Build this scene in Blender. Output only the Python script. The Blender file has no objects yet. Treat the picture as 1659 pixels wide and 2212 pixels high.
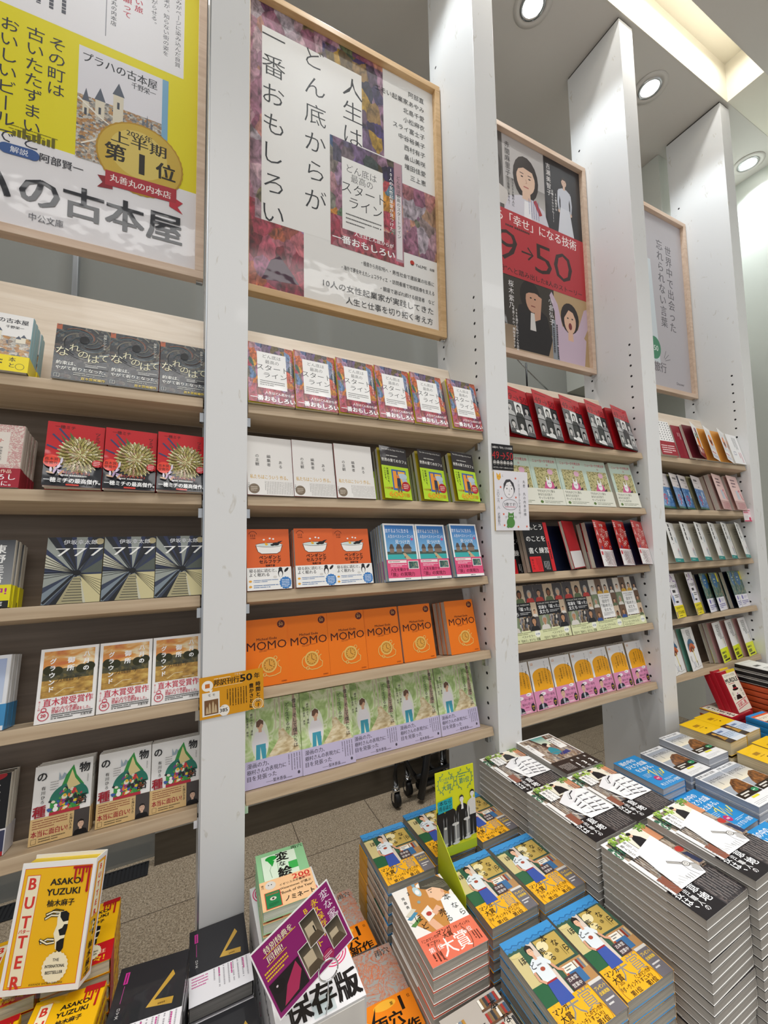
import bpy, bmesh, math, random
from math import sin, cos, tan, pi, radians, atan2
from mathutils import Vector, Matrix, Euler
random.seed(7)
SC = bpy.context.scene
COL = SC.collection

# ------------------------------------------------------------------ camera
EYE = 1.42                       # camera height above the floor
CAMP = (-0.037, -1.095, EYE)
YAW, PITCH, ROLL = radians(25.8316), radians(4.1574), radians(-1.0389)
F_PX, W_PX, H_PX = 878.04, 1659.0, 2212.0
fw = Vector((sin(YAW)*cos(PITCH), cos(YAW)*cos(PITCH), sin(PITCH)))
rt = Vector((cos(YAW), -sin(YAW), 0)); up = rt.cross(fw)
r2 = rt*cos(ROLL)+up*sin(ROLL); u2 = -rt*sin(ROLL)+up*cos(ROLL)
cd = bpy.data.cameras.new('camera'); cam = bpy.data.objects.new('camera', cd); COL.objects.link(cam)
cam.matrix_world = Matrix(((r2.x, u2.x, -fw.x, CAMP[0]), (r2.y, u2.y, -fw.y, CAMP[1]), (r2.z, u2.z, -fw.z, CAMP[2]), (0, 0, 0, 1)))
cd.sensor_fit = 'VERTICAL'; cd.sensor_height = 36.0; cd.lens = 36.0*F_PX/H_PX
cd.clip_start = 0.02; cd.clip_end = 60
SC.camera = cam

# ------------------------------------------------------------------ light
vs = SC.view_settings
vs.view_transform = 'Standard'; vs.look = 'None'; vs.gamma = 1.0; vs.exposure = 0.0
vs.use_curve_mapping = False
wd = bpy.data.worlds.new('shop_interior'); SC.world = wd; wd.use_nodes = True
bg = wd.node_tree.nodes['Background']; bg.inputs[0].default_value = (0.97, 0.985, 1.0, 1); bg.inputs[1].default_value = 0.54
def area(name, loc, rot, sx, sy, power, color=(1, 1, 1), spread=180):
    l = bpy.data.lights.new(name, 'AREA'); l.shape = 'RECTANGLE'; l.size = sx; l.size_y = sy; l.energy = power; l.color = color
    l.spread = radians(spread)
    o = bpy.data.objects.new(name, l); COL.objects.link(o); o.location = loc; o.rotation_euler = rot
    return o
area('cove_strip_light', (0.7, -0.128, EYE+2.70), (0, 0, 0), 3.9, 0.035, 15, (1.0, 0.985, 0.95))
for k, (x, y) in enumerate(((-0.6, -2.0), (1.0, -2.0), (2.6, -2.0), (-0.6, -3.4), (1.0, -3.4), (2.6, -3.4))):
    area('shop_ceiling_light', (x, y, EYE+2.49), (0, 0, 0), 1.2, 0.3, 9.5, (1.0, 0.985, 0.965))

for x in (-.2, 1.0, 2.2): area('added_aisle_fill', (x, -1.0, EYE+2.49), (0, 0, 0), 1.0, .2, 5.8, (1.0, .985, .965), 78)  # added narrow-spread lamps, put in to brighten the table and lower uprights
area('added_rear_fill', (0.9, .72, EYE+2.50), (0, 0, 0), 4.4, .12, 19, (1.0, 0.985, 0.96), 80)  # added strip out of view, put in to brighten floor and wall behind shelves

# ------------------------------------------------------------------ materials
def lin(c):
    if isinstance(c, str):
        c = c.lstrip('#'); c = ''.join(q*2 for q in c) if len(c) == 3 else c; c = [int(c[i:i+2], 16)/255 for i in (0, 2, 4)]
    return tuple((x/12.92 if x <= .04045 else ((x+.055)/1.055)**2.4) for x in c)
MATS = {}
def newmat(name):
    m = bpy.data.materials.new(name); m.use_nodes = True; MATS[name] = m
    nt = m.node_tree; b = nt.nodes['Principled BSDF']
    return m, nt, b
def N(nt, t, **kw):
    n = nt.nodes.new(t)
    for k, v in kw.items():
        if k.startswith('i_'):
            n.inputs[k[2:].replace('_', ' ')].default_value = v
        else: setattr(n, k, v)
    return n
def ramp(nt, stops):
    r = nt.nodes.new('ShaderNodeValToRGB'); e = r.color_ramp.elements
    while len(e) < len(stops): e.new(0.5)
    for i, (p, c) in enumerate(stops): e[i].position = p; e[i].color = (*lin(c), 1)
    return r
def mapped(nt, scale=(1, 1, 1), rot=(0, 0, 0)):
    tc = nt.nodes.new('ShaderNodeTexCoord'); mp = nt.nodes.new('ShaderNodeMapping')
    mp.inputs['Scale'].default_value = scale; mp.inputs['Rotation'].default_value = rot
    nt.links.new(tc.outputs['Object'], mp.inputs['Vector'])
    return mp
def plain(name, c, rough=.5, metal=0, coat=0, spec=.5):
    m, nt, b = newmat(name); b.inputs['Base Color'].default_value = (*lin(c), 1); b.inputs['Roughness'].default_value = rough
    b.inputs['Metallic'].default_value = metal; b.inputs['Coat Weight'].default_value = coat; b.inputs['Specular IOR Level'].default_value = spec
    return m
def noisy(name, stops, scale=(1, 1, 1), nscale=5, detail=4, dist=0, rough=.5, bump=0, coat=0, coat_rough=.08, metal=0, rot=(0, 0, 0)):
    m, nt, b = newmat(name); mp = mapped(nt, scale, rot)
    n = N(nt, 'ShaderNodeTexNoise', i_Scale=nscale, i_Detail=detail, i_Distortion=dist)
    nt.links.new(mp.outputs[0], n.inputs['Vector']); r = ramp(nt, stops)
    nt.links.new(n.outputs['Fac'], r.inputs[0]); nt.links.new(r.outputs[0], b.inputs['Base Color'])
    b.inputs['Roughness'].default_value = rough; b.inputs['Coat Weight'].default_value = coat; b.inputs['Coat Roughness'].default_value = coat_rough; b.inputs['Metallic'].default_value = metal
    if bump:
        bp = N(nt, 'ShaderNodeBump', i_Strength=bump, i_Distance=.002); nt.links.new(n.outputs['Fac'], bp.inputs['Height']); nt.links.new(bp.outputs[0], b.inputs['Normal'])
    return m
def dabs(name, cols, scale=90, stretch=(1, 1, .6), wobble=.02, wscale=30, rough=.4, coat=.3, tex=.35):
    # brush dabs: cells of random ink with a fine streaky variation
    m, nt, b = newmat(name); mp = mapped(nt, stretch)
    nz = N(nt, 'ShaderNodeTexNoise', i_Scale=wscale, i_Detail=3); nt.links.new(mp.outputs[0], nz.inputs['Vector'])
    sc = N(nt, 'ShaderNodeVectorMath', operation='SCALE'); sc.inputs['Scale'].default_value = wobble; nt.links.new(nz.outputs['Color'], sc.inputs[0])
    ad = N(nt, 'ShaderNodeVectorMath', operation='ADD'); nt.links.new(mp.outputs[0], ad.inputs[0]); nt.links.new(sc.outputs[0], ad.inputs[1])
    vo = N(nt, 'ShaderNodeTexVoronoi', i_Scale=scale); nt.links.new(ad.outputs[0], vo.inputs['Vector'])
    sp = N(nt, 'ShaderNodeSeparateColor'); nt.links.new(vo.outputs['Color'], sp.inputs[0])
    n = len(cols); r = ramp(nt, [((i+.5)/n, c) for i, c in enumerate(cols)]); nt.links.new(sp.outputs[0], r.inputs[0])
    n2 = N(nt, 'ShaderNodeTexNoise', i_Scale=scale*2.4, i_Detail=4, i_Distortion=.8); nt.links.new(mp.outputs[0], n2.inputs['Vector'])
    r2 = ramp(nt, [(.3, (1-tex,)*3), (.7, (1.0,)*3)]); nt.links.new(n2.outputs['Fac'], r2.inputs[0])
    mx = N(nt, 'ShaderNodeMix', data_type='RGBA', blend_type='MULTIPLY'); mx.inputs[0].default_value = 1
    nt.links.new(r.outputs[0], mx.inputs[6]); nt.links.new(r2.outputs[0], mx.inputs[7]); nt.links.new(mx.outputs[2], b.inputs['Base Color'])
    b.inputs['Roughness'].default_value = rough; b.inputs['Coat Weight'].default_value = coat; b.inputs['Coat Roughness'].default_value = .08
    return m
def printed(name, rough, coat, coat_rough=.06):
    m, nt, b = newmat(name); a = N(nt, 'ShaderNodeVertexColor', layer_name='Col')
    nt.links.new(a.outputs[0], b.inputs['Base Color']); b.inputs['Roughness'].default_value = rough; b.inputs['Specular IOR Level'].default_value = .28
    b.inputs['Coat Weight'].default_value = coat; b.inputs['Coat Roughness'].default_value = coat_rough
    mp = mapped(nt, (1, 1, 1)); n = N(nt, 'ShaderNodeTexNoise', i_Scale=22, i_Detail=1)
    nt.links.new(mp.outputs[0], n.inputs['Vector'])
    bp = N(nt, 'ShaderNodeBump', i_Strength=.22 if coat > .3 else .06, i_Distance=.004); nt.links.new(n.outputs['Fac'], bp.inputs['Height'])
    nt.links.new(bp.outputs[0], b.inputs['Coat Normal'])
    return m
printed('print_matte', .5, 0); printed('print_satin', .4, .12, .15); printed('print_film', .42, .45, .05); printed('print_acrylic', .5, .4, .05)
def pages_mat():
    m, nt, b = newmat('page_edges'); a = N(nt, 'ShaderNodeVertexColor', layer_name='Col'); mp = mapped(nt, (6, 900, 6))
    n = N(nt, 'ShaderNodeTexNoise', i_Scale=1.0, i_Detail=2); nt.links.new(mp.outputs[0], n.inputs['Vector'])
    r = ramp(nt, [(.3, (.78, .78, .78)), (.62, (1, 1, 1))]); nt.links.new(n.outputs['Fac'], r.inputs[0])
    mx = N(nt, 'ShaderNodeMix', data_type='RGBA', blend_type='MULTIPLY'); mx.inputs[0].default_value = 1
    nt.links.new(a.outputs[0], mx.inputs[6]); nt.links.new(r.outputs[0], mx.inputs[7]); nt.links.new(mx.outputs[2], b.inputs['Base Color'])
    b.inputs['Roughness'].default_value = .75
    bp = N(nt, 'ShaderNodeBump', i_Strength=.3, i_Distance=.0006); nt.links.new(n.outputs['Fac'], bp.inputs['Height']); nt.links.new(bp.outputs[0], b.inputs['Normal'])
pages_mat()
noisy('birch', [(.28, '#dac8b2'), (.5, '#e6d5c0'), (.75, '#efe1cf')], (1.2, 14, 14), 4, 6, .6, .45, .05, .15)
noisy('birch_edge', [(.3, '#ad967a'), (.5, '#bda78a'), (.75, '#c9b69b')], (1.0, 22, 22), 3, 6, .4, .5, .08)
noisy('frame_oak', [(.3, '#c69f6d'), (.55, '#d8b382'), (.8, '#e3c294')], (1.5, 20, 20), 3, 6, .5, .4, .05, .2)
noisy('frame_birch', [(.3, '#cfb29a'), (.55, '#dec3ab'), (.8, '#e8d2bd')], (1.5, 20, 20), 3, 6, .5, .4, .05, .2)
noisy('board_shaded', [(.25, '#75665a'), (.6, '#85776a'), (.8, '#8f8174')], (1.0, 1, 26), 3, 6, .4, .6, .05)  # lower back boards: birch with their shade put into the colour; also poster backings
def paint():
    m, nt, b = newmat('white_paint'); mp = mapped(nt, (1, 1, .35))
    n = N(nt, 'ShaderNodeTexNoise', i_Scale=34, i_Detail=3, i_Distortion=1.2); nt.links.new(mp.outputs[0], n.inputs['Vector'])
    r = ramp(nt, [(.0, '#e6e7e7'), (.66, '#e6e7e7'), (.71, '#d3d1cb'), (.76, '#e4e4e2')]); nt.links.new(n.outputs['Fac'], r.inputs[0])
    nt.links.new(r.outputs[0], b.inputs['Base Color']); b.inputs['Roughness'].default_value = .42; b.inputs['Coat Weight'].default_value = .1
paint()
plain('ceiling_paint', '#d6d2cb', .8); plain('cove_paint', '#e9e4d4', .6); plain('wall_paint', '#d9dcd4', .35)
plain('glass_grey', '#93948f', .07, 0, .6); plain('hole_black', '#17171a', .7); plain('shadow_gap', '#55534f', .8)
plain('aluminium', '#c6cbd0', .3, .9); plain('chrome', '#d0d2d4', .18, 1); plain('black_metal', '#1a1b1e', .38, .2, .2); plain('rubber', '#141415', .6)
noisy('bronze_panel', [(.3, '#4b443b'), (.7, '#5d5549')], (1, 1, 9), 4, 4, .3, .3, 0, .25)
plain('table_white', '#d8d5d0', .45); plain('grille_black', '#202124', .5)
def floor_mat():
    m, nt, b = newmat('granite_tile'); mp = mapped(nt)
    v = N(nt, 'ShaderNodeTexVoronoi', i_Scale=260.0); n = N(nt, 'ShaderNodeTexNoise', i_Scale=170, i_Detail=4)
    n2 = N(nt, 'ShaderNodeTexNoise', i_Scale=2.2, i_Detail=2)
    for q in (v, n, n2): nt.links.new(mp.outputs[0], q.inputs['Vector'])
    r = ramp(nt, [(.38, '#54493d'), (.46, '#8d7d69'), (.55, '#b3a28b'), (.66, '#d6c9b5')]); nt.links.new(n.outputs['Fac'], r.inputs[0])
    bw = ramp(nt, [(.0, '#3f372e'), (.3, '#96866f'), (.6, '#b9a890'), (1, '#cdbfaa')]); nt.links.new(v.outputs['Color'], bw.inputs[0])
    mx = N(nt, 'ShaderNodeMix', data_type='RGBA', blend_type='MIX'); mx.inputs[0].default_value = .5
    nt.links.new(r.outputs[0], mx.inputs[6]); nt.links.new(bw.outputs[0], mx.inputs[7])
    tc = nt.nodes.new('ShaderNodeTexCoord'); mp2 = nt.nodes.new('ShaderNodeMapping'); nt.links.new(tc.outputs['Object'], mp2.inputs[0])
    mp2.inputs['Location'].default_value = (-.464, -.025, 0)
    br = N(nt, 'ShaderNodeTexBrick', offset=0.0, squash=1.0); br.inputs['Scale'].default_value = 1.0
    br.inputs['Brick Width'].default_value = .4; br.inputs['Row Height'].default_value = .4; br.inputs['Mortar Size'].default_value = .0022
    br.inputs['Color1'].default_value = (1, 1, 1, 1); br.inputs['Color2'].default_value = (.93, .92, .9, 1); br.inputs['Mortar'].default_value = (.28, .26, .25, 1)
    nt.links.new(mp2.outputs[0], br.inputs['Vector'])
    m2 = N(nt, 'ShaderNodeMix', data_type='RGBA', blend_type='MULTIPLY'); m2.inputs[0].default_value = 1
    nt.links.new(mx.outputs[2], m2.inputs[6]); nt.links.new(br.outputs['Color'], m2.inputs[7]); nt.links.new(m2.outputs[2], b.inputs['Base Color'])
    b.inputs['Roughness'].default_value = .38
floor_mat()
def clear(name, tint='#f4f8f8', rough=.02):
    m, nt, b = newmat(name); out = nt.nodes['Material Output']
    t = N(nt, 'ShaderNodeBsdfTransparent'); t.inputs[0].default_value = (*lin(tint), 1)
    g = N(nt, 'ShaderNodeBsdfGlossy'); g.inputs['Roughness'].default_value = rough
    fz = N(nt, 'ShaderNodeFresnel', i_IOR=1.45); ms = N(nt, 'ShaderNodeMixShader')
    ge = nt.nodes.new('ShaderNodeNewGeometry'); iv = N(nt, 'ShaderNodeMath', operation='SUBTRACT'); iv.inputs[0].default_value = 1; nt.links.new(ge.outputs['Backfacing'], iv.inputs[1])
    mu = N(nt, 'ShaderNodeMath', operation='MULTIPLY'); nt.links.new(fz.outputs[0], mu.inputs[0]); nt.links.new(iv.outputs[0], mu.inputs[1])
    nt.links.new(mu.outputs[0], ms.inputs[0]); nt.links.new(t.outputs[0], ms.inputs[1]); nt.links.new(g.outputs[0], ms.inputs[2]); nt.links.new(ms.outputs[0], out.inputs[0])
clear('clear_acrylic')
def emit(name, c, s):
    m, nt, b = newmat(name); b.inputs['Base Color'].default_value = (*lin(c), 1); b.inputs['Emission Color'].default_value = (*lin(c), 1); b.inputs['Emission Strength'].default_value = s
emit('lamp_lens', '#fffdf8', 9.0)
# printed pictures (patterns of ink, fixed to their sheet)
dabs('ink_paint', ['#3b5f8e', '#7fa3d4', '#4d7a5c', '#5a4a94', '#8fb3d9', '#c98aa8', '#6a8f6a', '#e9a0b4', '#f0b23c', '#ef7f3c', '#d9546a'], 62, tex=.5); dabs('poster_ink_paint', ['#3b5f8e', '#7fa3d4', '#4d7a5c', '#5a4a94', '#8fb3d9', '#c98aa8', '#6a8f6a', '#e9a0b4', '#f0b23c', '#ef7f3c', '#d9546a'], 24, wobble=.05, wscale=14, tex=.55)
dabs('ink_paint_red', ['#a52c48', '#d4546a', '#c23a4c', '#e58a94', '#7a3050', '#e0763f', '#b08ac0', '#d9667e', '#8e2b3a'], 62, tex=.5); dabs('poster_ink_paint_red', ['#a52c48', '#d4546a', '#c23a4c', '#e58a94', '#7a3050', '#e0763f', '#b08ac0', '#d9667e', '#8e2b3a'], 22, wobble=.05, wscale=14, tex=.55)
dabs('ink_paint_violet', ['#3a2f5c', '#5d4c94', '#2f3a4c', '#7d6a3c', '#8a6ea8', '#3f5a48', '#b58aa8', '#4a3c78', '#c9a03c'], 62, tex=.5); dabs('poster_ink_paint_violet', ['#3a2f5c', '#5d4c94', '#2f3a4c', '#7d6a3c', '#8a6ea8', '#3f5a48', '#b58aa8', '#4a3c78', '#c9a03c'], 20, wobble=.05, wscale=14, tex=.55)
dabs('ink_paint_pink', ['#b77a96', '#e0bcc8', '#c98aa4', '#7a4a72', '#d9a9bc', '#6a7f58', '#e6a48a', '#a85c7e', '#cfc0cc'], 62, tex=.5); dabs('poster_ink_paint_pink', ['#b77a96', '#e0bcc8', '#c98aa4', '#7a4a72', '#d9a9bc', '#6a7f58', '#e6a48a', '#a85c7e', '#cfc0cc'], 20, wobble=.05, wscale=14, tex=.55)
dabs('ink_swirl', ['#151a24', '#27323e', '#35454e', '#1b222c', '#4a4a48', '#2c4657', '#6d5a52', '#20303a', '#7f7c70'], 95, (1, 1, 1.3), .05, 22, .4, .35, .6)
noisy('ink_forest', [(.3, '#7f9f57'), (.42, '#a8c47a'), (.5, '#c3d79a'), (.58, '#dfe6c2'), (.68, '#b6cc84'), (.8, '#eef0dc')], (1, 1, .8), 34, 6, 1.2, .45, 0, .25)
noisy('ink_path', [(.3, '#b49a6b'), (.5, '#dccba2'), (.7, '#efe6cc')], (1, 1, 2.4), 40, 4, .8, .45, 0, .25)
noisy('ink_foliage', [(.3, '#2b2a1a'), (.5, '#46431f'), (.65, '#6d5d27')], (1, 1, 1), 80, 5, .5, .4, 0, .6)
noisy('ink_grass', [(.3, '#8a6420'), (.5, '#b98c35'), (.7, '#d8b55c')], (1, 1, 2), 60, 4, .4, .4, 0, .6)
noisy('ink_sunset', [(.3, '#c9692c'), (.48, '#e3a24a'), (.6, '#f3e2b8'), (.72, '#e07a3a')], (1, 1, 2.4), 18, 4, .8, .4, 0, .6)
noisy('ink_portraits', [(.36, '#0c0c0d'), (.46, '#4a4a4c'), (.52, '#a5a5a6'), (.56, '#3a3a3b'), (.64, '#d6d5d4')], (1, 1, .7), 42, 3, .8, .4, 0, .5)
dabs('ink_people', ['#2a2624', '#6b543f', '#a8875c', '#d9cdbc', '#44597a', '#b98a4a', '#ece6dc', '#3a3a3c'], 130, (1, 1, .7), .006, 60, .45, .2, .3)
noisy('ink_ornament', [(.44, '#e4d6cb'), (.47, '#c98f90'), (.52, '#dcb5ae'), (.56, '#c07d80'), (.6, '#e6d9cf')], (1, 1, 1), 95, 3, 2, .5)
noisy('ink_dandelion', [(.3, '#3a3b1f'), (.44, '#8a8340'), (.54, '#d9cf9c'), (.64, '#a59a4c'), (.75, '#efe9d2')], (1, 1, 1), 120, 3, 1.2, .35, 0, .7)
dabs('ink_teal', ['#24504f', '#3f7a6c', '#8fb09a', '#2f5d73', '#d8cf9e', '#47806f', '#315a58'], 170, (1, 1, .5), .01, 60, .45, .2, .4)
noisy('ink_denimblue', [(.3, '#2e5488'), (.5, '#4b7fb8'), (.7, '#9fc0dd')], (1, 1, 1), 70, 4, 1, .4, 0, .5)
noisy('ink_lines', [(.42, '#a9a7a2'), (.47, '#c96f44'), (.51, '#a9a7a2'), (.56, '#d2855a'), (.6, '#aaa8a3')], (1, 1, 1), 26, 3, 3, .4, 0, .3)
dabs('ink_street', ['#6a564e', '#8d7664', '#b39a80', '#74747c', '#d9cbb8', '#9a7f6a', '#c9b8a4'], 120, (1.4, 1, .7), .008, 60, .45, .2, .3)
noisy('ink_brown_hill', [(.3, '#3b2414'), (.5, '#7a4a22'), (.7, '#a86c33')], (1, 1, 1), 70, 4, .6, .4, 0, .4)
noisy('ink_blackscript', [(.40, '#2e2a2d'), (.5, '#231f21'), (.56, '#6a5f5c'), (.6, '#262224')], (1, 1, .35), 150, 2, 0, .45, 0, .2)
dabs('ink_town', ['#6a6f7a', '#b9b3a8', '#e6e0d4', '#c08a54', '#dcae70', '#ece7dc', '#8f8a84', '#d29a5c'], 130, (1, 1, 1.4), .01, 60, .4, .2, .3)
noisy('gold_foil', [(.3, '#a87f26'), (.5, '#d0a743'), (.72, '#f0d88a')], (1, 1, 1), 6, 2, .5, .3, 0, .4)

# ------------------------------------------------------------------ mesh helpers
def add_box(bm, x0, y0, z0, x1, y1, z1, mi=0):
    v = [bm.verts.new(p) for p in ((x0, y0, z0), (x1, y0, z0), (x1, y1, z0), (x0, y1, z0), (x0, y0, z1), (x1, y0, z1), (x1, y1, z1), (x0, y1, z1))]
    fs = []
    for f in ((0, 3, 2, 1), (4, 5, 6, 7), (0, 1, 5, 4), (1, 2, 6, 5), (2, 3, 7, 6), (3, 0, 4, 7)):
        q = bm.faces.new([v[i] for i in f]); q.material_index = mi; fs.append(q)
    return fs
def add_prism(bm, poly, x0, x1, mi=0):      # poly in (y, z), extruded along x
    a = [bm.verts.new((x0, p[0], p[1])) for p in poly]; b = [bm.verts.new((x1, p[0], p[1])) for p in poly]
    n = len(poly); fs = [bm.faces.new(a[::-1]), bm.faces.new(b)]
    for i in range(n): fs.append(bm.faces.new((a[i], a[(i+1) % n], b[(i+1) % n], b[i])))
    for f in fs: f.material_index = mi
    return fs
def add_disc(bm, c, ax, r, n=16, mi=0):
    ax = Vector(ax).normalized(); t = ax.orthogonal().normalized(); s = ax.cross(t)
    f = bm.faces.new([bm.verts.new(Vector(c)+t*r*cos(2*pi*i/n)+s*r*sin(2*pi*i/n)) for i in range(n)]); f.material_index = mi
    return f
def add_tube(bm, pts, r, n=10, mi=0):
    pts = [Vector(p) for p in pts]; rings = []
    for i, p in enumerate(pts):
        d = (pts[min(i+1, len(pts)-1)]-pts[max(i-1, 0)]).normalized()
        t = d.cross(Vector((.13, .31, .94))).normalized() if abs(d.z) < .9 else d.cross(Vector((1, .1, 0))).normalized()
        s = d.cross(t)
        rings.append([bm.verts.new(p+t*r*cos(2*pi*k/n)+s*r*sin(2*pi*k/n)) for k in range(n)])
    for a, b in zip(rings, rings[1:]):
        for k in range(n):
            f = bm.faces.new((a[k], a[(k+1) % n], b[(k+1) % n], b[k])); f.material_index = mi; f.smooth = True
    for q in (rings[0][::-1], rings[-1]):
        f = bm.faces.new(q); f.material_index = mi
def add_ring(bm, c, r0, r1, z0, z1, n=32, mi=0):     # flat annulus wall about z
    prof = [(r0, z0), (r1, z0), (r1, z1), (r0, z1)]; rings = []
    for i in range(n):
        a = 2*pi*i/n; rings.append([bm.verts.new((c[0]+r*cos(a), c[1]+r*sin(a), z)) for r, z in prof])
    for i in range(n):
        A, B = rings[i], rings[(i+1) % n]
        for k in range(4):
            f = bm.faces.new((A[k], B[k], B[(k+1) % 4], A[(k+1) % 4])); f.material_index = mi; f.smooth = True
def mesh_of(name, bm, mats, smooth=False, bevel=0):
    if bevel: bmesh.ops.bevel(bm, geom=bm.edges[:], offset=bevel, segments=2, affect='EDGES', profile=.6)
    bmesh.ops.recalc_face_normals(bm, faces=bm.faces[:])
    me = bpy.data.meshes.new(name); bm.to_mesh(me); bm.free()
    for m in (mats if isinstance(mats, (list, tuple)) else [mats]): me.materials.append(MATS[m])
    return me
def link(name, me, parent=None, loc=(0, 0, 0), rot=(0, 0, 0)):
    o = bpy.data.objects.new(name, me); COL.objects.link(o); o.parent = parent; o.location = loc; o.rotation_euler = rot
    return o
def obj(name, bm, mats, parent=None, loc=(0, 0, 0), rot=(0, 0, 0), bevel=0):
    return link(name, mesh_of(name, bm, mats, bevel=bevel), parent, loc, rot)
def tag(o, label, cat, group=None):
    o['label'] = label; o['category'] = cat
    if group: o['group'] = group
    return o
def thing(name, label, cat, loc=(0, 0, 0), rot=(0, 0, 0), group=None):
    return tag(link(name, None, None, loc, rot), label, cat, group)
def struct(name, bm, mats, parent=None, bevel=0):
    o = obj(name, bm, mats, parent, bevel=bevel)
    if parent is None: o['kind'] = 'structure'
    return o
ORD = 'first second third fourth fifth sixth seventh eighth ninth tenth eleventh twelfth thirteenth fourteenth fifteenth sixteenth seventeenth eighteenth nineteenth twentieth'.split() + ['twenty-%s' % w for w in 'first second third fourth fifth'.split()]

# ------------------------------------------------------------------ lettering and flat print
_tc = {}
def text_mesh(s, bold):
    k = (s, bold)
    if k not in _tc:
        c = bpy.data.curves.new('lettering', 'FONT'); c.body = s; c.resolution_u = 2; c.offset = bold; c.size = 1
        o = bpy.data.objects.new('lettering', c); COL.objects.link(o)
        m = o.evaluated_get(bpy.context.evaluated_depsgraph_get()).to_mesh()
        vs_ = [(v.co.x, v.co.y) for v in m.vertices]; fs = [tuple(p.vertices) for p in m.polygons]
        bpy.data.objects.remove(o); bpy.data.curves.remove(c)
        if vs_:
            x0 = min(v[0] for v in vs_); x1 = max(v[0] for v in vs_)
        else: x0 = x1 = 0
        _tc[k] = (vs_, fs, x0, x1)
    return _tc[k]
def passes(b):
    # a bolder letter is the same outline overprinted a hair to each side
    if b <= .008: return ((0, 0),)
    d = b*1.1
    return ((-d, -d*.5), (d, -d*.5), (-d, d*.5), (d, d*.5)) if b > .018 else ((-d, 0), (d, 0))
class Art:
    """Flat print on a sheet w x h (metres): coordinates are fractions, y up; sizes of letters are fractions of the width."""
    def __init__(s, w, h): s.w, s.h, s.items = w, h, []
    def _p(s, vs_, fs, c, mat=None):
        if not isinstance(c, list) and any(x < -1e-6 or y < -1e-6 or x > s.w+1e-6 or y > s.h+1e-6 for x, y in vs_):
            nv, nf = [], []
            for f in fs:                                  # ink ends at the edge of the sheet
                q = [vs_[i] for i in f]
                for ax, lim, sg in ((0, 0, 1), (0, s.w, -1), (1, 0, 1), (1, s.h, -1)):
                    out = []
                    for a, b in zip(q, q[1:]+q[:1]):
                        ia, ib = sg*(a[ax]-lim) >= 0, sg*(b[ax]-lim) >= 0
                        if ia: out.append(a)
                        if ia != ib:
                            t = (lim-a[ax])/(b[ax]-a[ax]); out.append((a[0]+t*(b[0]-a[0]), a[1]+t*(b[1]-a[1])))
                    q = out
                    if not q: break
                if len(q) > 2: nf.append(tuple(range(len(nv), len(nv)+len(q)))); nv += q
            vs_, fs = nv, nf
            if not fs: return
        s.items.append((vs_, fs, c if isinstance(c, list) else lin(c), mat))
    def R(s, x0, y0, x1, y1, c, mat=None): s._p([(x0*s.w, y0*s.h), (x1*s.w, y0*s.h), (x1*s.w, y1*s.h), (x0*s.w, y1*s.h)], [(0, 1, 2, 3)], c, mat)
    def M(s, x0, y0, x1, y1, mat): s.R(x0, y0, x1, y1, '#ffffff', mat)
    def G(s, x0, y0, x1, y1, c0, c1):
        a, b = lin(c0), lin(c1); s._p([(x0*s.w, y0*s.h), (x1*s.w, y0*s.h), (x1*s.w, y1*s.h), (x0*s.w, y1*s.h)], [(0, 1, 2, 3)], [a, a, b, b])
    def P(s, pts, c, mat=None): s._p([(x*s.w, y*s.h) for x, y in pts], [tuple(range(len(pts)))], c, mat)
    def E(s, cx, cy, r, c, ry=None, n=20, mat=None, a0=0, a1=2*pi, rot=0):
        # r as a fraction of the width for both axes unless ry is given
        ry = r if ry is None else ry; q = []
        m = n if abs(a1-a0-2*pi) < 1e-6 else n+1
        for i in range(m):
            a = a0+(a1-a0)*i/n; x, y = r*s.w*cos(a), ry*s.w*sin(a)
            q.append((cx*s.w+x*cos(rot)-y*sin(rot), cy*s.h+x*sin(rot)+y*cos(rot)))
        s._p(q, [tuple(range(len(q)))], c, mat)
    def S(s, pts, wd_, c, closed=False):      # stroke; wd_ fraction of width
        q = [Vector((x*s.w, y*s.h)) for x, y in pts]; hw = wd_*s.w/2; vs_ = []; fs = []; n = len(q)
        if n < 2: return
        for i in range(n):
            a = q[(i-1) % n] if (closed or i > 0) else q[i]; b = q[(i+1) % n] if (closed or i < n-1) else q[i]
            d = (b-a); d = d.normalized() if d.length > 1e-9 else Vector((1, 0)); nn = Vector((-d.y, d.x))
            vs_ += [tuple(q[i]+nn*hw), tuple(q[i]-nn*hw)]
        for i in range(n if closed else n-1):
            j = (i+1) % n; fs.append((2*i, 2*i+1, 2*j+1, 2*j))
        s._p(vs_, fs, c)
    def O(s, cx, cy, r, wd_, c, ry=None, n=28, a0=0, a1=2*pi):
        ry = r if ry is None else ry
        full = abs(a1-a0-2*pi) < 1e-6
        s.S([(cx+r*cos(a0+(a1-a0)*i/n), cy+ry*s.w/s.h*sin(a0+(a1-a0)*i/n)) for i in range(n if full else n+1)], wd_, c, closed=full)
    def T(s, t, x, y, sz, c, al='c', b=.012, fit=None, rot=0):
        vs_, fs, x0, x1 = text_mesh(t, max(-.008, min(0, b)))
        if not vs_: return
        k = sz*s.w; kx = k if fit is None else fit*s.w/max(1e-6, x1-x0)
        ox = {'l': -x0, 'c': -(x0+x1)/2, 'r': -x1}[al]
        ca, sa = cos(rot), sin(rot)
        for dx, dy in passes(b):
            q = []
            for vx, vy in vs_:
                px, py = (vx+ox)*kx+dx*k, (vy-.37+dy)*k; q.append((x*s.w+px*ca-py*sa, y*s.h+px*sa+py*ca))
            s._p(q, fs, c)
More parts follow.
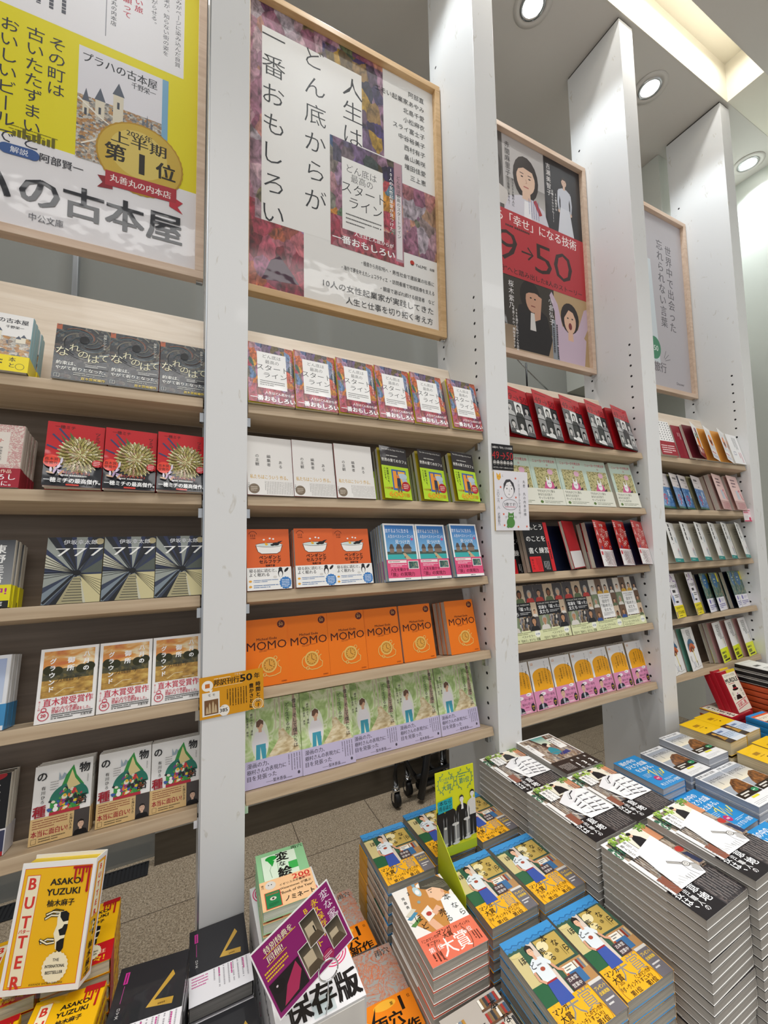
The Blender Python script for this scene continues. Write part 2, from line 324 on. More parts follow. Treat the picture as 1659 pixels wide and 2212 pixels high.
    def V(s, t, x, y, sz, c, b=.012, pitch=1.06, sx=1.0):      # vertical column, top at y
        k = sz*s.w; cy = y*s.h-k*.5; vv = []; ff = []
        for ch in t:
            if ch != ' ' and ch != '　':
                if ch in 'ー―—〜': vs_, fs, x0, x1 = [(.46, -.1), (.54, -.1), (.54, .84), (.46, .84)], [(0, 1, 2, 3)], 0, 1
                else:
                    vs_, fs, x0, x1 = text_mesh(ch, max(-.008, min(0, b)))
                if ch in '、。': vs_ = [(a+.55, d+.5) for a, d in vs_]
                cx = .5 if (x1-x0) > .5 or ch in '、。ー' else (x0+x1)/2
                base = len(vv)
                for vx, vy in vs_: vv.append((x*s.w+(vx-cx)*k*sx, cy+(vy-.37)*k))
                ff += [tuple(i+base for i in f) for f in fs]
            cy -= k*pitch
        if vv:
            for dx, dy in passes(b): s._p([(px+dx*k, py+dy*k) for px, py in vv], ff, c)
    def L(s, x0, y0, x1, y1, n, c, vert=False, th=.42, seed=1):   # small print too fine to read
        rr = random.Random(seed*131+n); vv = []; ff = []
        ln_ = (y1-y0)*s.h if vert else (x1-x0)*s.w; pit = ((x1-x0)*s.w if vert else (y1-y0)*s.h)/max(1, n)
        cw = max(.012, min(.12, pit*th*1.05/max(1e-6, ln_)))
        for i in range(n):
            p = 0.0; ln = 1.0 if i < n-1 else rr.uniform(.5, .9)
            while p < ln:
                q = min(ln, p+cw*rr.uniform(.6, 1.1))
                if vert:
                    st = (x1-x0)/n; a = x1-(i+.5)*st; h2 = st*th/2
                    b = (a-h2, y1-(y1-y0)*q, a+h2, y1-(y1-y0)*p)
                else:
                    st = (y1-y0)/n; a = y1-(i+.5)*st; h2 = st*th/2
                    b = (x0+(x1-x0)*p, a-h2, x0+(x1-x0)*q, a+h2)
                k = len(vv); vv += [(b[0]*s.w, b[1]*s.h), (b[2]*s.w, b[1]*s.h), (b[2]*s.w, b[3]*s.h), (b[0]*s.w, b[3]*s.h)]; ff.append((k, k+1, k+2, k+3))
                p = q+cw*(.22 if rr.random() > .08 else .9)
        s._p(vv, ff, c)
    def star(s, cx, cy, r, c, n=5, inner=.45, rot=0, teeth=None):
        n2 = (teeth or n)*2; pts = []
        for i in range(n2):
            a = pi/2+rot+2*pi*i/n2; q = r if i % 2 == 0 else r*inner
            pts.append((cx+q*cos(a), cy+q*sin(a)*s.w/s.h))
        ctr = (cx, cy); vs_ = [(x*s.w, y*s.h) for x, y in [ctr]+pts]
        s._p(vs_, [(0, 1+i, 1+(i+1) % n2) for i in range(n2)], c)
    def arc_laurel(s, cx, cy, r, c, side, w=.012, ry=None):
        a0, a1 = (pi*.62, pi*1.38) if side < 0 else (-pi*.38, pi*.38)
        s.O(cx, cy, r, w, c, ry=ry, n=10, a0=a0, a1=a1)
        for i in range(7):
            a = a0+(a1-a0)*i/6; s.E(cx+r*1.12*cos(a), cy+(ry or r)*1.12*sin(a)*s.w/s.h, w*1.8, c, ry=w*.8, n=6, rot=a+pi/2*.6)
    def leaves(s, cx, cy, r, n, cols, sz=.03, seed=1):
        rr = random.Random(seed)
        for i in range(n):
            q, d = rr.uniform(0, 2*pi), r*rr.uniform(0, 1)**.6
            s.E(cx+d*cos(q), cy+d*sin(q)*s.w/s.h, sz*rr.uniform(.6, 1.3), rr.choice(cols), ry=sz*rr.uniform(.3, .6), n=7, rot=rr.uniform(0, 3))
    # simple drawn figures
    def bust(s, cx, y0, k, hair, skin, top, long_hair=True):
        hh = s.w/s.h
        if long_hair: s.E(cx, y0+.80*k*hh, .30*k, hair, ry=.42*k, n=18)
        s.P([(cx-.55*k, y0), (cx+.55*k, y0), (cx+.42*k, y0+.34*k*hh), (cx+.14*k, y0+.45*k*hh), (cx-.14*k, y0+.45*k*hh), (cx-.42*k, y0+.34*k*hh)], top)
        s.P([(cx-.1*k, y0+.40*k*hh), (cx+.1*k, y0+.40*k*hh), (cx+.09*k, y0+.62*k*hh), (cx-.09*k, y0+.62*k*hh)], skin)
        s.E(cx, y0+.80*k*hh, .22*k, skin, ry=.29*k, n=18)
        s.P([(cx-.25*k, y0+.78*k*hh), (cx-.2*k, y0+1.06*k*hh), (cx, y0+1.16*k*hh), (cx+.2*k, y0+1.06*k*hh), (cx+.25*k, y0+.78*k*hh), (cx+.16*k, y0+.97*k*hh), (cx-.05*k, y0+1.0*k*hh), (cx-.17*k, y0+.94*k*hh)], hair)
        for q in (-1, 1):
            s.E(cx+q*.09*k, y0+.82*k*hh, .03*k, '#2a2322', ry=.014*k, n=8); s.S([(cx+q*.05*k, y0+.88*k*hh), (cx+q*.14*k, y0+.885*k*hh)], .014*k, '#3a2f2c')
        s.S([(cx, y0+.79*k*hh), (cx+.02*k, y0+.72*k*hh), (cx-.015*k, y0+.715*k*hh)], .01*k, '#a8785f'); s.S([(cx-.06*k, y0+.64*k*hh), (cx+.06*k, y0+.64*k*hh)], .022*k, '#b0605a')
    def standing(s, cx, y0, k, hair, skin, top, bottom, shoes='#2a2a2c', long=False):
        hh = s.w/s.h; Y = lambda v: y0+v*k*hh
        if long: s.E(cx, Y(1.74), .17*k, hair, ry=.3*k, n=16)
        for q in (-1, 1):
            s.P([(cx+q*.04*k, Y(.02)), (cx+q*.17*k, Y(.02)), (cx+q*.19*k, Y(.98)), (cx, Y(.98))], bottom)
            s.E(cx+q*.13*k, Y(.03), .1*k, shoes, ry=.04*k, n=10)
            s.P([(cx+q*.20*k, Y(1.55)), (cx+q*.30*k, Y(1.5)), (cx+q*.33*k, Y(1.15)), (cx+q*.29*k, Y(.85)), (cx+q*.24*k, Y(.86)), (cx+q*.25*k, Y(1.15))], top)
            s.E(cx+q*.27*k, Y(.82), .045*k, skin, ry=.06*k, n=8)
        s.P([(cx-.2*k, Y(.9)), (cx+.2*k, Y(.9)), (cx+.19*k, Y(1.2)), (cx+.27*k, Y(1.55)), (cx+.1*k, Y(1.64)), (cx-.1*k, Y(1.64)), (cx-.27*k, Y(1.55)), (cx-.19*k, Y(1.2))], top)
        s.P([(cx-.05*k, Y(1.6)), (cx+.05*k, Y(1.6)), (cx+.05*k, Y(1.75)), (cx-.05*k, Y(1.75))], skin)
        s.E(cx, Y(1.86), .115*k, skin, ry=.15*k, n=14)
        s.P([(cx-.13*k, Y(1.85)), (cx-.11*k, Y(1.99)), (cx, Y(2.05)), (cx+.11*k, Y(1.99)), (cx+.13*k, Y(1.85)), (cx+.07*k, Y(1.94)), (cx-.06*k, Y(1.95))], hair)
        for q in (-1, 1): s.E(cx+q*.045*k, Y(1.87), .014*k, '#2a2322', ry=.008*k, n=6)
def art_into(bm, art, M4, slots, slot_of, cl, base=0.0003, step=2e-5, clip=None):
    """Lay the art's items on the plane M4 (x right, y up, z out of the sheet) as faces of bm; cl = colour layer."""
    for li, (vs_, fs, c, mat) in enumerate(art.items):
        z = base+li*step
        bv = [bm.verts.new(M4 @ Vector((x, y, z))) for x, y in vs_]
        mi = slot_of if mat is None else slots.setdefault(mat, len(slots))
        for f in fs:
            try: q = bm.faces.new([bv[i] for i in f])
            except ValueError: continue
            q.material_index = mi
            for lp, i in zip(q.loops, f): lp[cl] = (*(c[i] if isinstance(c, list) else c), 1)
def paint_faces(fs, cl, c):
    c = (*lin(c), 1)
    for f in fs:
        for lp in f.loops: lp[cl] = c
def finish(name, bm, slots):
    me = bpy.data.meshes.new(name); bm.to_mesh(me); bm.free()
    for m in sorted(slots, key=slots.get): me.materials.append(MATS[m])
    return me
def sheet_mesh(name, w, h, t, art, mat, edge='#f0efec', back='#e8e6e2'):
    """A flat printed sheet: front towards -y, lower left corner at the origin."""
    bm = bmesh.new(); cl = bm.loops.layers.float_color.new('Col'); slots = {mat: 0}
    paint_faces(add_box(bm, 0, 0, 0, w, t, h), cl, edge); bmesh.ops.recalc_face_normals(bm, faces=bm.faces[:])
    art_into(bm, art, FRONT, slots, 0, cl, base=2e-5)
    return finish(name, bm, slots)
FRONT = Matrix(((1, 0, 0, 0), (0, 0, -1, 0), (0, 1, 0, 0), (0, 0, 0, 1)))       # (x, y, z) -> (x, -z, y)
# ------------------------------------------------------------------ book designs
BK = {}
def book(key, name, cat, desc, w, h, t, base, spine, mat='print_satin', pages='#e6dfcf', band=None, opened=None, stxt=None, sart=None):
    def deco(fn):
        BK[key] = dict(name=name, cat=cat, desc=desc, w=w, h=h, t=t, base=base, spine=spine, mat=mat, pages=pages, band=band, opened=opened, stxt=stxt, sart=sart, fn=fn)
        return fn
    return deco
bunko = (.105, .149); b4 = (.127, .186)
@book('praha', 'paperback_book', 'book', 'white paperback with old town picture and yellow band', .105, .145, .017, '#efedea', '#8fb9c4', band=(.27, '#f2dc1e'))
def _(a, b):
    a.M(0, .27, 1, .60, 'ink_town'); a.T('プラハの古本屋', .5, .88, .125, '#33353c', fit=.86); a.T('千野栄一', .72, .77, .075, '#44464d')
    for x, h in ((.25, .70), (.34, .66), (.48, .74), (.80, .63), (.88, .66)):
        a.R(x-.04, .5, x+.04, h-.06, '#e9e2cf'); a.P([(x-.05, h-.06), (x+.05, h-.06), (x, h)], '#5a6270')
    b.T('本', .75, .2, .12, '#2b2b2b'); b.T('と', .75, .1, .12, '#2b2b2b'); b.O(.88, .09, .07, .008, '#4a4a3a'); b.L(.08, .05, .6, .2, 3, '#3a3a2a')
@book('nare', 'paperback_book', 'book', 'dark swirl-painted paperback with cream brush title', .105, .146, .019, '#232a33', '#8f2a22', 'print_film')
def _(a, b):
    a.M(0, 0, 1, 1, 'ink_swirl'); a.R(0, .9, .1, 1, '#b7664a'); rr = random.Random(31)
    for i in range(34):
        q = rr.uniform(0, 6.28); r = rr.uniform(.08, .5); a.S([(.52+(r+.02*k)*cos(q+.16*k), .74+(r+.02*k)*.62*sin(q+.16*k)) for k in range(9)], rr.uniform(.006, .016), rr.choice(['#6f7f84', '#8d8574', '#3f525c', '#0e1218', '#a0694f', '#566a70', '#b0a893']))
    a.E(.52, .76, .09, '#0c0f14', ry=.1)
    a.V('加藤シゲアキ', .9, .93, .068, '#d9d7cf')
    for t, x, y, s in (('な', .15, .5, .27), ('れ', .36, .59, .21), ('の', .52, .485, .22), ('は', .72, .43, .25), ('て', .9, .47, .21)): a.T(t, x, y, s, '#efe9c6', b=-.004)
    a.R(.55, .245, 1, .33, '#15181f'); a.L(.58, .26, .96, .32, 2, '#bfbfb8')
    a.T('約束は、', .06, .29, .105, '#f0efe8', al='l'); a.T('やがて祈りとなった。', .06, .2, .1, '#f0efe8', al='l', fit=.9)
    a.L(.38, .085, .95, .15, 2, '#b9b9b0'); a.T('直木賞候補作', .74, .045, .075, '#e9c93a'); a.S([(.05, .03), (.14, .03), (.14, .09), (.05, .09)], .008, '#d5d5cc', True); a.S([(.095, .03), (.095, .09)], .006, '#d5d5cc')
@book('cream', 'paperback_book', 'book', 'cream paperback with pink ornament border and wine band', .105, .146, .016, '#e8ddd2', '#e3d8cc', band=(.3, '#a82a3a'))
def _(a, b):
    a.M(.0, .3, 1, 1, 'ink_ornament'); a.R(.1, .36, .78, .88, '#eae1d7'); a.T('ント', .6, .74, .1, '#c53a35'); a.V('伊坂幸太郎', .66, .64, .06, '#555'); a.L(.45, .4, .6, .6, 2, '#777', True)
    b.T('記念作品', .7, .25, .09, '#f3dcc8'); b.T('書き下ろし', .55, .16, .14, '#fff', fit=.8); b.T('ここに。', .7, .06, .12, '#fff')
@book('chrys', 'paperback_book', 'book', 'glossy red paperback with huge pale chrysanthemum', .105, .153, .018, '#c4141f', '#b8202a', 'print_film', opened=('#e7e0d0', 6))
def _(a, b):
    a.R(0, 0, 1, .33, '#1c1f26'); a.T('一穂ミチ', .3, .93, .09, '#5a1015'); a.V('ツミデミック', .88, .9, .1, '#2a1214', pitch=1.0)
    for x0, y0, x1, y1 in ((.1, .8, .4, .55), (.02, .62, .45, .5), (.2, .9, .5, .6)): a.S([(x0, y0), ((x0+x1)/2+.05, (y0+y1)/2-.02), (x1, y1)], .035, '#39406a')
    a.P([(.22, .82), (.34, .72), (.5, .62), (.36, .62)], '#4a6a3a'); a.P([(.38, .86), (.52, .73), (.6, .62), (.44, .68)], '#55703a')
    rr = random.Random(3)
    a.E(.6, .5, .36, '#8d8146', ry=.4)
    for ring in range(7):
        R_ = .37-ring*.052; n = 30-ring*3
        for i in range(n):
            q = 2*pi*i/n+ring*.2; x = .6+R_*cos(q); y = .5+R_*sin(q)*.72
            a.E(x, y, .05, rr.choice(['#d9d39a', '#efe9c4', '#b9ad62', '#c9a98a', '#a09350']), ry=.02, n=8, rot=q)
            a.E(x-.008, y-.004, .038, rr.choice(['#6d6b3a', '#8a5a48', '#9a934f']), ry=.008, n=6, rot=q)
    for i in range(12): a.E(.22+rr.uniform(-.1, .12), .3+rr.uniform(-.13, .12), .075, rr.choice(['#d8cfe0', '#f0e8ea', '#b89cc0', '#c7a07a']), ry=.022, n=8, rot=rr.uniform(0, 3))
    a.E(.13, .36, .14, '#e8432f'); a.T('直木賞', .13, .39, .075, '#2a1010'); a.T('受賞作', .13, .33, .075, '#2a1010'); a.E(.9, .37, .085, '#c92330'); a.L(.84, .33, .96, .41, 3, '#f3d6cf')
    a.T('『パンデミック』', .55, .195, .07, '#d6452f'); a.L(.3, .14, .97, .17, 1, '#d8d8d4', th=.6); a.T('一穂ミチの最高傑作。', .51, .075, .115, '#fff', fit=.95, b=.02); a.R(.4, 0, .62, .025, '#d23a2a')
@book('higashi', 'paperback_book', 'book', 'grey paperback with white vertical name and yellow band', .105, .145, .015, '#5f6266', '#d9d3c6', 'print_film', band=(.33, '#eadf1d'))
def _(a, b):
    a.G(0, .33, 1, 1, '#8c8e90', '#4c4f54'); a.E(.4, .5, .3, '#b9babb', ry=.25); a.E(.3, .46, .14, '#e2e2e0', ry=.1); a.V('東野圭吾', .78, .93, .19, '#f6f6f4', b=.02)
    b.T('発売し中!', .5, .24, .17, '#b32a90', fit=.9, b=.03); b.R(0, 0, 1, .1, '#1b1b1b'); b.T('最新作', .7, .05, .14, '#fff', b=.02); b.R(.6, .12, .74, .16, '#3a3a3a')
@book('seven', 'paperback_book', 'book', 'blue-grey paperback of a lift shaft with three white sevens', .105, .15, .02, '#2b3550', '#8c7f52', 'print_film')
def _(a, b):
    a.G(0, 0, 1, 1, '#3a4252', '#2c3558'); cx, cy = .56, .45
    rr = random.Random(5)
    for i in range(26):
        q = 2*pi*i/26; q2 = q+.17; r = 1.2; c = rr.choice(['#1b1d22', '#7d8a94', '#39404a', '#c9c7b2', '#565d55', '#23252b', '#9aa09a'])
        a.P([(cx+.07*cos(q), cy+.05*sin(q)), (min(1, max(0, cx+r*cos(q))), min(1, max(0, cy+r*sin(q)))), (min(1, max(0, cx+r*cos(q2))), min(1, max(0, cy+r*sin(q2)))), (cx+.07*cos(q2), cy+.05*sin(q2))], c)
    a.P([(.62, .42), (1, .42), (1, 0), (.75, 0)], '#cfc596'); a.P([(.5, .38), (.62, .4), (.7, 0), (.25, 0)], '#a8a07c')
    for i in range(9): y = .36-.04*i; a.S([(.5-.02*i, y), (.63+.008*i, y-.005)], .012, '#22252b')
    for i in range(8): a.S([(cx, cy), (0, .38+.045*i)], .008+.002*(i % 3), '#15171b')
    for i in range(6): a.S([(cx+.03, cy-.02), (1, .1+.045*i)], .006, '#2a2b2c')
    a.S([(.48, .4), (.02, .02)], .05, '#1c1d20'); a.S([(cx+.02, cy+.05), (1, .98)], .03, '#1a1c22')
    a.E(cx, cy, .07, '#0e0f12', ry=.06); a.E(.93, .93, .08, '#b9ad86', ry=.07)
    a.T('伊坂幸太郎', .58, .92, .115, '#e9ebf0', fit=.6); a.T('777', .58, .77, .26, '#f7f7f4', fit=.84, b=-.01)
@book('sky', 'paperback_book', 'book', 'pale paperback with sky picture and blue band', .105, .15, .013, '#e9ebef', '#f0f0f0', 'print_film', band=(.34, '#3f8fc4'))
def _(a, b):
    a.G(.06, .36, .94, .95, '#c9d6ea', '#a9b9dd')
    b.R(0, 0, 1, .06, '#eef0f4'); b.L(.1, .1, .9, .3, 3, '#eaf4fb')
@book('ground', 'paperback_book', 'book', 'white paperback with sunset playing field and red award lettering', .105, .152, .016, '#f4f2f0', '#e9e6e0')
def _(a, b):
    a.M(.06, .5, .94, .96, 'ink_sunset'); a.M(.06, .48, .94, .71, 'ink_foliage'); a.M(.06, .33, .94, .56, 'ink_grass')
    for x, y in ((.16, .7), (.3, .68), (.72, .68), (.86, .7)): a.E(x, y, .1, '#33331c', ry=.09)
    a.S([(.3, .36), (.45, .43), (.62, .43)], .008, '#efe8c8'); a.S([(.62, .36), (.86, .36)], .008, '#efe8c8')
    a.V('八月の', .80, .92, .115, '#fff', b=.03, pitch=1.25); a.V('御所', .53, .86, .13, '#fff', b=.03, pitch=1.2); a.V('グラウンド', .22, .86, .115, '#fff', b=.03, pitch=1.2)
    a.T('万城目 学', .52, .56, .1, '#3a2f1c', b=-.003)
    a.T('直木賞受賞作', .54, .265, .16, '#cf3950', fit=.84); a.V('第170回', .06, .3, .035, '#cf3950'); a.T('送り火の季節、', .27, .175, .072, '#c94458', al='l'); a.T('奇跡のような野球をした。', .27, .135, .072, '#c94458', al='l', fit=.66)
    a.L(.27, .035, .97, .11, 3, '#4a4a4a', th=.5); a.O(.14, .1, .085, .014, '#c93a50'); a.O(.14, .175, .04, .014, '#c93a50'); a.T('20', .14, .105, .085, '#c93a50', b=.03); a.T('文春文庫', .86, .05, .05, '#333')
@book('caps', 'paperback_book', 'book', 'black paperback with white handwritten title', .105, .152, .018, '#17171a', '#e6e0d4', band=(.32, '#d9d7dc'))
def _(a, b):
    a.E(.6, .98, .34, '#a51f28', ry=.1); a.V('とめ', .78, .9, .22, '#f6f4ee', b=.0, pitch=.95); a.S([(.7, .5), (.84, .44), (.74, .38), (.86, .36)], .03, '#f6f4ee')
    b.R(.3, 0, 1, .3, '#3a3d58'); b.L(.45, .05, .75, .27, 2, '#fff', True); b.R(0, 0, 1, .05, '#b02b30')
@book('seed', 'paperback_book', 'book', 'white paperback with flower-filled green seed and tan band', .105, .15, .014, '#f1f0ee', '#e4e2dc', band=(.33, '#d7b781'))
def _(a, b):
    a.P([(.3, .5), (.48, .7), (.54, .82), (.66, .94), (.72, .8), (.86, .66), (.9, .5), (.8, .36), (.3, .36)], '#3e9a4a'); a.E(.62, .5, .34, '#2f7f6b', ry=.3, a0=0, a1=pi, n=20)
    a.P([(.56, .7), (.64, .88), (.7, .76), (.8, .66), (.6, .62)], '#e9d79a')
    rr = random.Random(8)
    for i in range(70):
        q = rr.uniform(0, pi); r = rr.uniform(.03, .32); a.E(.58+r*cos(q)*1.05, .37+r*sin(q)*.85, rr.uniform(.02, .055), rr.choice(['#d23a48', '#b8427e', '#e9c63a', '#5fa34a', '#3d63a8', '#efe6d2', '#7a4a9a', '#e07b3a', '#2f2f35']), ry=rr.uniform(.015, .04), n=8, rot=rr.uniform(0, 3))
    a.E(.4, .4, .045, '#f4f4f2', ry=.045); a.E(.4, .45, .03, '#f4f4f2', ry=.03); a.R(.3, .33, .82, .37, '#b8303f')
    a.P([(.42, .88), (.46, .8), (.5, .86), (.55, .83), (.5, .78), (.42, .77)], '#9db0bd')
    a.T('物', .86, .88, .2, '#1d1d1f', b=.02); a.T('の', .13, .86, .19, '#1d1d1f', b=.02); a.T('語', .84, .46, .2, '#1d1d1f', b=.02); a.T('種', .13, .41, .22, '#9c1f2e', b=.03)
    a.V('有川ひろ', .17, .73, .075, '#333', pitch=1.12); a.V('ものがたり', .93, .78, .03, '#333'); a.L(.28, .65, .42, .78, 4, '#6a6a6a', th=.2)
    b.L(.04, .19, .62, .31, 4, '#8a3a2c', th=.4); b.T('本当に面白い!', .33, .135, .12, '#a02530', fit=.6, b=.02); b.S([(.04, .02), (.12, .02), (.12, .08), (.04, .08)], .008, '#4a3a22', True); b.L(.16, .02, .6, .08, 2, '#5a4a32')
    b.V('七海ひろき', .68, .3, .06, '#2a2018', pitch=1.0); b.R(.73, .0, 1, .33, '#4a4442'); b.bust(.86, .0, .24, '#241d1a', '#d8b49c', '#131316', False)
@book('start', 'paperback_book', 'book', 'paint-splashed paperback with white title panel', .128, .188, .021, '#8a5a84', '#d9b7c6', 'print_film', pages='#efe6c4', opened=('#f2e23c', 3))
def _(a, b):
    a.M(0, .22, 1, 1, 'ink_paint'); a.M(0, .0, 1, .3, 'ink_paint_red'); a.M(.3, .86, .8, 1, 'ink_paint_violet')
    a.R(.2, .245, .83, .86, '#f3f2f0')
    a.T('どん底は', .52, .79, .105, '#33363a', b=-.006); a.T('最高の', .52, .70, .105, '#33363a', b=-.006); a.T('スタート', .525, .595, .17, '#2d3034', fit=.68, b=-.006); a.T('ライン', .58, .47, .15, '#2d3034', fit=.5, b=-.006)
    a.L(.25, .285, .78, .385, 3, '#444', th=.3); a.V('10人の女性起業家が見つけた', .93, .88, .045, '#fff')
    a.T('人生はどん底からが', .66, .175, .075, '#fff', fit=.62, b=.015); a.T('一番おもしろい', .52, .075, .135, '#fff', fit=.95, b=.03)
@book('editor', 'paperback_book', 'book', 'off-white paperback with small title and gold script', .123, .172, .016, '#e8e5e1', '#e2dfda', band=(.4, '#e9e6e2'), opened=('#a8242c', 2))
def _(a, b):
    a.V('ある', .73, .6, .09, '#4d4a48', b=0, pitch=1.15); a.V('編集者', .47, .69, .09, '#4d4a48', b=0, pitch=1.1); a.V('の主観', .22, .69, .09, '#4d4a48', b=0, pitch=1.1)
    rr = random.Random(2)
    b.T('私たちはこういう 作る。', .47, .3, .11, '#cfa640', fit=.82, b=.012)
    b.L(.36, .02, .98, .23, 17, '#9a9794', True, th=.35); b.E(.14, .1, .115, '#7a6a58'); b.L(.07, .06, .21, .14, 3, '#cfc4b2'); b.V('小寺智', .03, .2, .04, '#666')
@book('cafe', 'paperback_book', 'book', 'lime-banded paperback with orange doorway picture', .104, .175, .018, '#2f2b2e', '#d9df3a', 'print_film', pages='#e9e6d8', band=(.62, '#b6d92c'), opened=('#b9a51f', 9))
def _(a, b):
    a.T('The Cafe on the Edge of the World', .5, .945, .06, '#eceae4', fit=.86, b=.01); a.L(.22, .81, .86, .84, 1, '#d8d6d0', th=.5); a.T('世界の果てのカフェ', .5, .735, .125, '#f2f0ea', fit=.94, b=.015)
    b.R(.34, .16, .88, .56, '#3f63a8'); b.R(.39, .2, .52, .53, '#f09a32'); b.R(.56, .2, .84, .53, '#f6b23c'); b.R(.54, .18, .57, .55, '#2d4c8c')
    b.E(.74, .44, .17, '#b9c9d6', ry=.1); b.E(.8, .36, .1, '#aebfd0', ry=.08); b.E(.56, .42, .06, '#ef7a2a', ry=.06)
    b.P([(.5, .2), (.66, .2), (.64, .4), (.52, .4)], '#2b3350'); b.R(.5, .12, .56, .24, '#7a5a32'); b.R(.6, .12, .66, .24, '#7a5a32'); b.E(.57, .44, .04, '#c98a5a', ry=.045)
    b.V('何度読んでも、', .2, .58, .075, '#2c3a12', b=.02); b.V('ハッとする。', .1, .58, .07, '#2c3a12', b=.02); b.T('115万部', .19, .19, .075, '#b32e2e', fit=.28, b=.02)
    b.E(.83, .25, .16, '#b3232c', ry=.16); b.L(.73, .2, .93, .3, 3, '#f6e3d8'); b.T('600', .42, .09, .22, '#e8a01e', fit=.5, b=.03); b.T('万部', .8, .085, .13, '#d99a1e', b=.03); b.T('世界的ベストセラー', .5, .02, .06, '#cf9c22')
@book('bath', 'paperback_book', 'book', 'orange paperback with penguin in a bathtub', .114, .166, .019, '#e0662f', '#c9cdc9', pages='#dcdcd6', band=(.36, '#f2f1ee'))
def _(a, b):
    a.O(.15, .9, .09, .012, '#6d2410', a0=.2, a1=pi-.2); a.T('111', .15, .89, .085, '#4a1a10', b=.02); a.T('の法則', .15, .845, .04, '#6d2410')
    a.E(.52, .73, .32, '#f4f2ee', ry=.055); a.P([(.22, .72), (.82, .72), (.78, .62), (.7, .585), (.34, .585), (.26, .62)], '#f4f2ee'); a.O(.52, .73, .31, .01, '#3a3533', ry=.05); a.S([(.21, .72), (.26, .62), (.34, .585), (.7, .585), (.78, .62), (.83, .72)], .01, '#3a3533')
    a.E(.52, .73, .26, '#cfe0dc', ry=.035); a.E(.68, .745, .08, '#1e1d20', ry=.04); a.E(.6, .73, .05, '#1e1d20', ry=.025); a.P([(.72, .78), (.84, .8), (.74, .74)], '#1e1d20'); a.E(.46, .74, .035, '#efb52e', ry=.025); a.E(.44, .755, .02, '#efb52e')
    for x, y in ((.4, .82), (.54, .84), (.62, .83)): a.E(x, y, .025, '#f4f2ee', ry=.02)
    a.T('ペンギンと', .53, .525, .1, '#2a1a12', fit=.5, b=.02); a.T('セルフケア', .53, .455, .1, '#2a1a12', fit=.5, b=.02); a.T('坂崎千春', .53, .39, .055, '#2a1a12', b=.02)
    b.T('寝る前に読むと、', .05, .31, .09, '#26262a', al='l', fit=.62, b=.015); b.T('よく眠れる', .05, .245, .095, '#26262a', al='l', b=.015)
    b.E(.76, .26, .06, '#26262a', ry=.1); b.E(.76, .24, .04, '#f2f1ee', ry=.07); b.E(.76, .325, .045, '#26262a'); b.E(.9, .31, .07, '#26262a', ry=.03, rot=.8); b.E(.63, .2, .045, '#d9d6d0', ry=.03)
    b.star(.87, .1, .15, '#3f7ec0', teeth=14, inner=.88); b.L(.78, .03, .96, .16, 5, '#eaf2fa'); b.L(.14, .12, .7, .17, 2, '#4a76ad'); b.L(.14, .03, .7, .09, 2, '#4a76ad')
    for y in (.145, .06): b.E(.07, y, .035, '#e9a83a', ry=.025)
@book('trip', 'paperback_book', 'book', 'blue-sky paperback with island huts and pink band', .118, .179, .017, '#3b86c9', '#d98fa6', pages='#dcdcd4', band=(.36, '#e0557f'), opened=('#9fc3c7', 4))
def _(a, b):
    a.R(0, 0, 1, 1, '#f2f2f2'); a.G(.05, .5, .95, .97, '#7fb6dd', '#2d6fb8'); a.R(.05, .3, .95, .47, '#3fb0b0'); a.R(.05, .45, .95, .5, '#4a5a52')
    for x, w in ((.2, .16), (.42, .2), (.68, .3)): a.P([(x-w/2, .55), (x+w/2, .55), (x+w*.2, .63), (x-w*.2, .63)], '#5a4f4a'); a.R(x-w*.4, .48, x+w*.4, .55, '#8a7868')
    a.P([(.52, .47), (.6, .47), (.78, .36), (.62, .36)], '#c9b08a'); a.E(.58, .4, .02, '#8a3a3a')
    a.T('旅するように生きる', .42, .87, .12, '#fff', fit=.72, b=-.004); a.T('人生のベストシーズンの', .52, .77, .1, '#fff', fit=.8, b=-.004); a.T('見つけ方', .56, .67, .12, '#fff', b=-.004); a.star(.86, .72, .05, '#e0457f', n=8)
    b.R(.04, .3, .6, .345, '#f3e9e6'); b.L(.07, .31, .56, .335, 1, '#8a4a5a', th=.5); b.L(.1, .235, .6, .285, 2, '#fbe6ec'); b.R(.64, .19, .97, .33, '#f6f2ee'); b.M(.66, .2, .95, .32, 'ink_teal')
    b.T('人生を動かす', .09, .185, .095, '#7a1f3c', al='l', fit=.56, b=.02); b.T('「旅」の実現力', .09, .105, .11, '#7a1f3c', al='l', fit=.72, b=.02); b.R(0, 0, 1, .045, '#f4f2f0'); b.L(.5, .012, .75, .035, 1, '#333', th=.6)
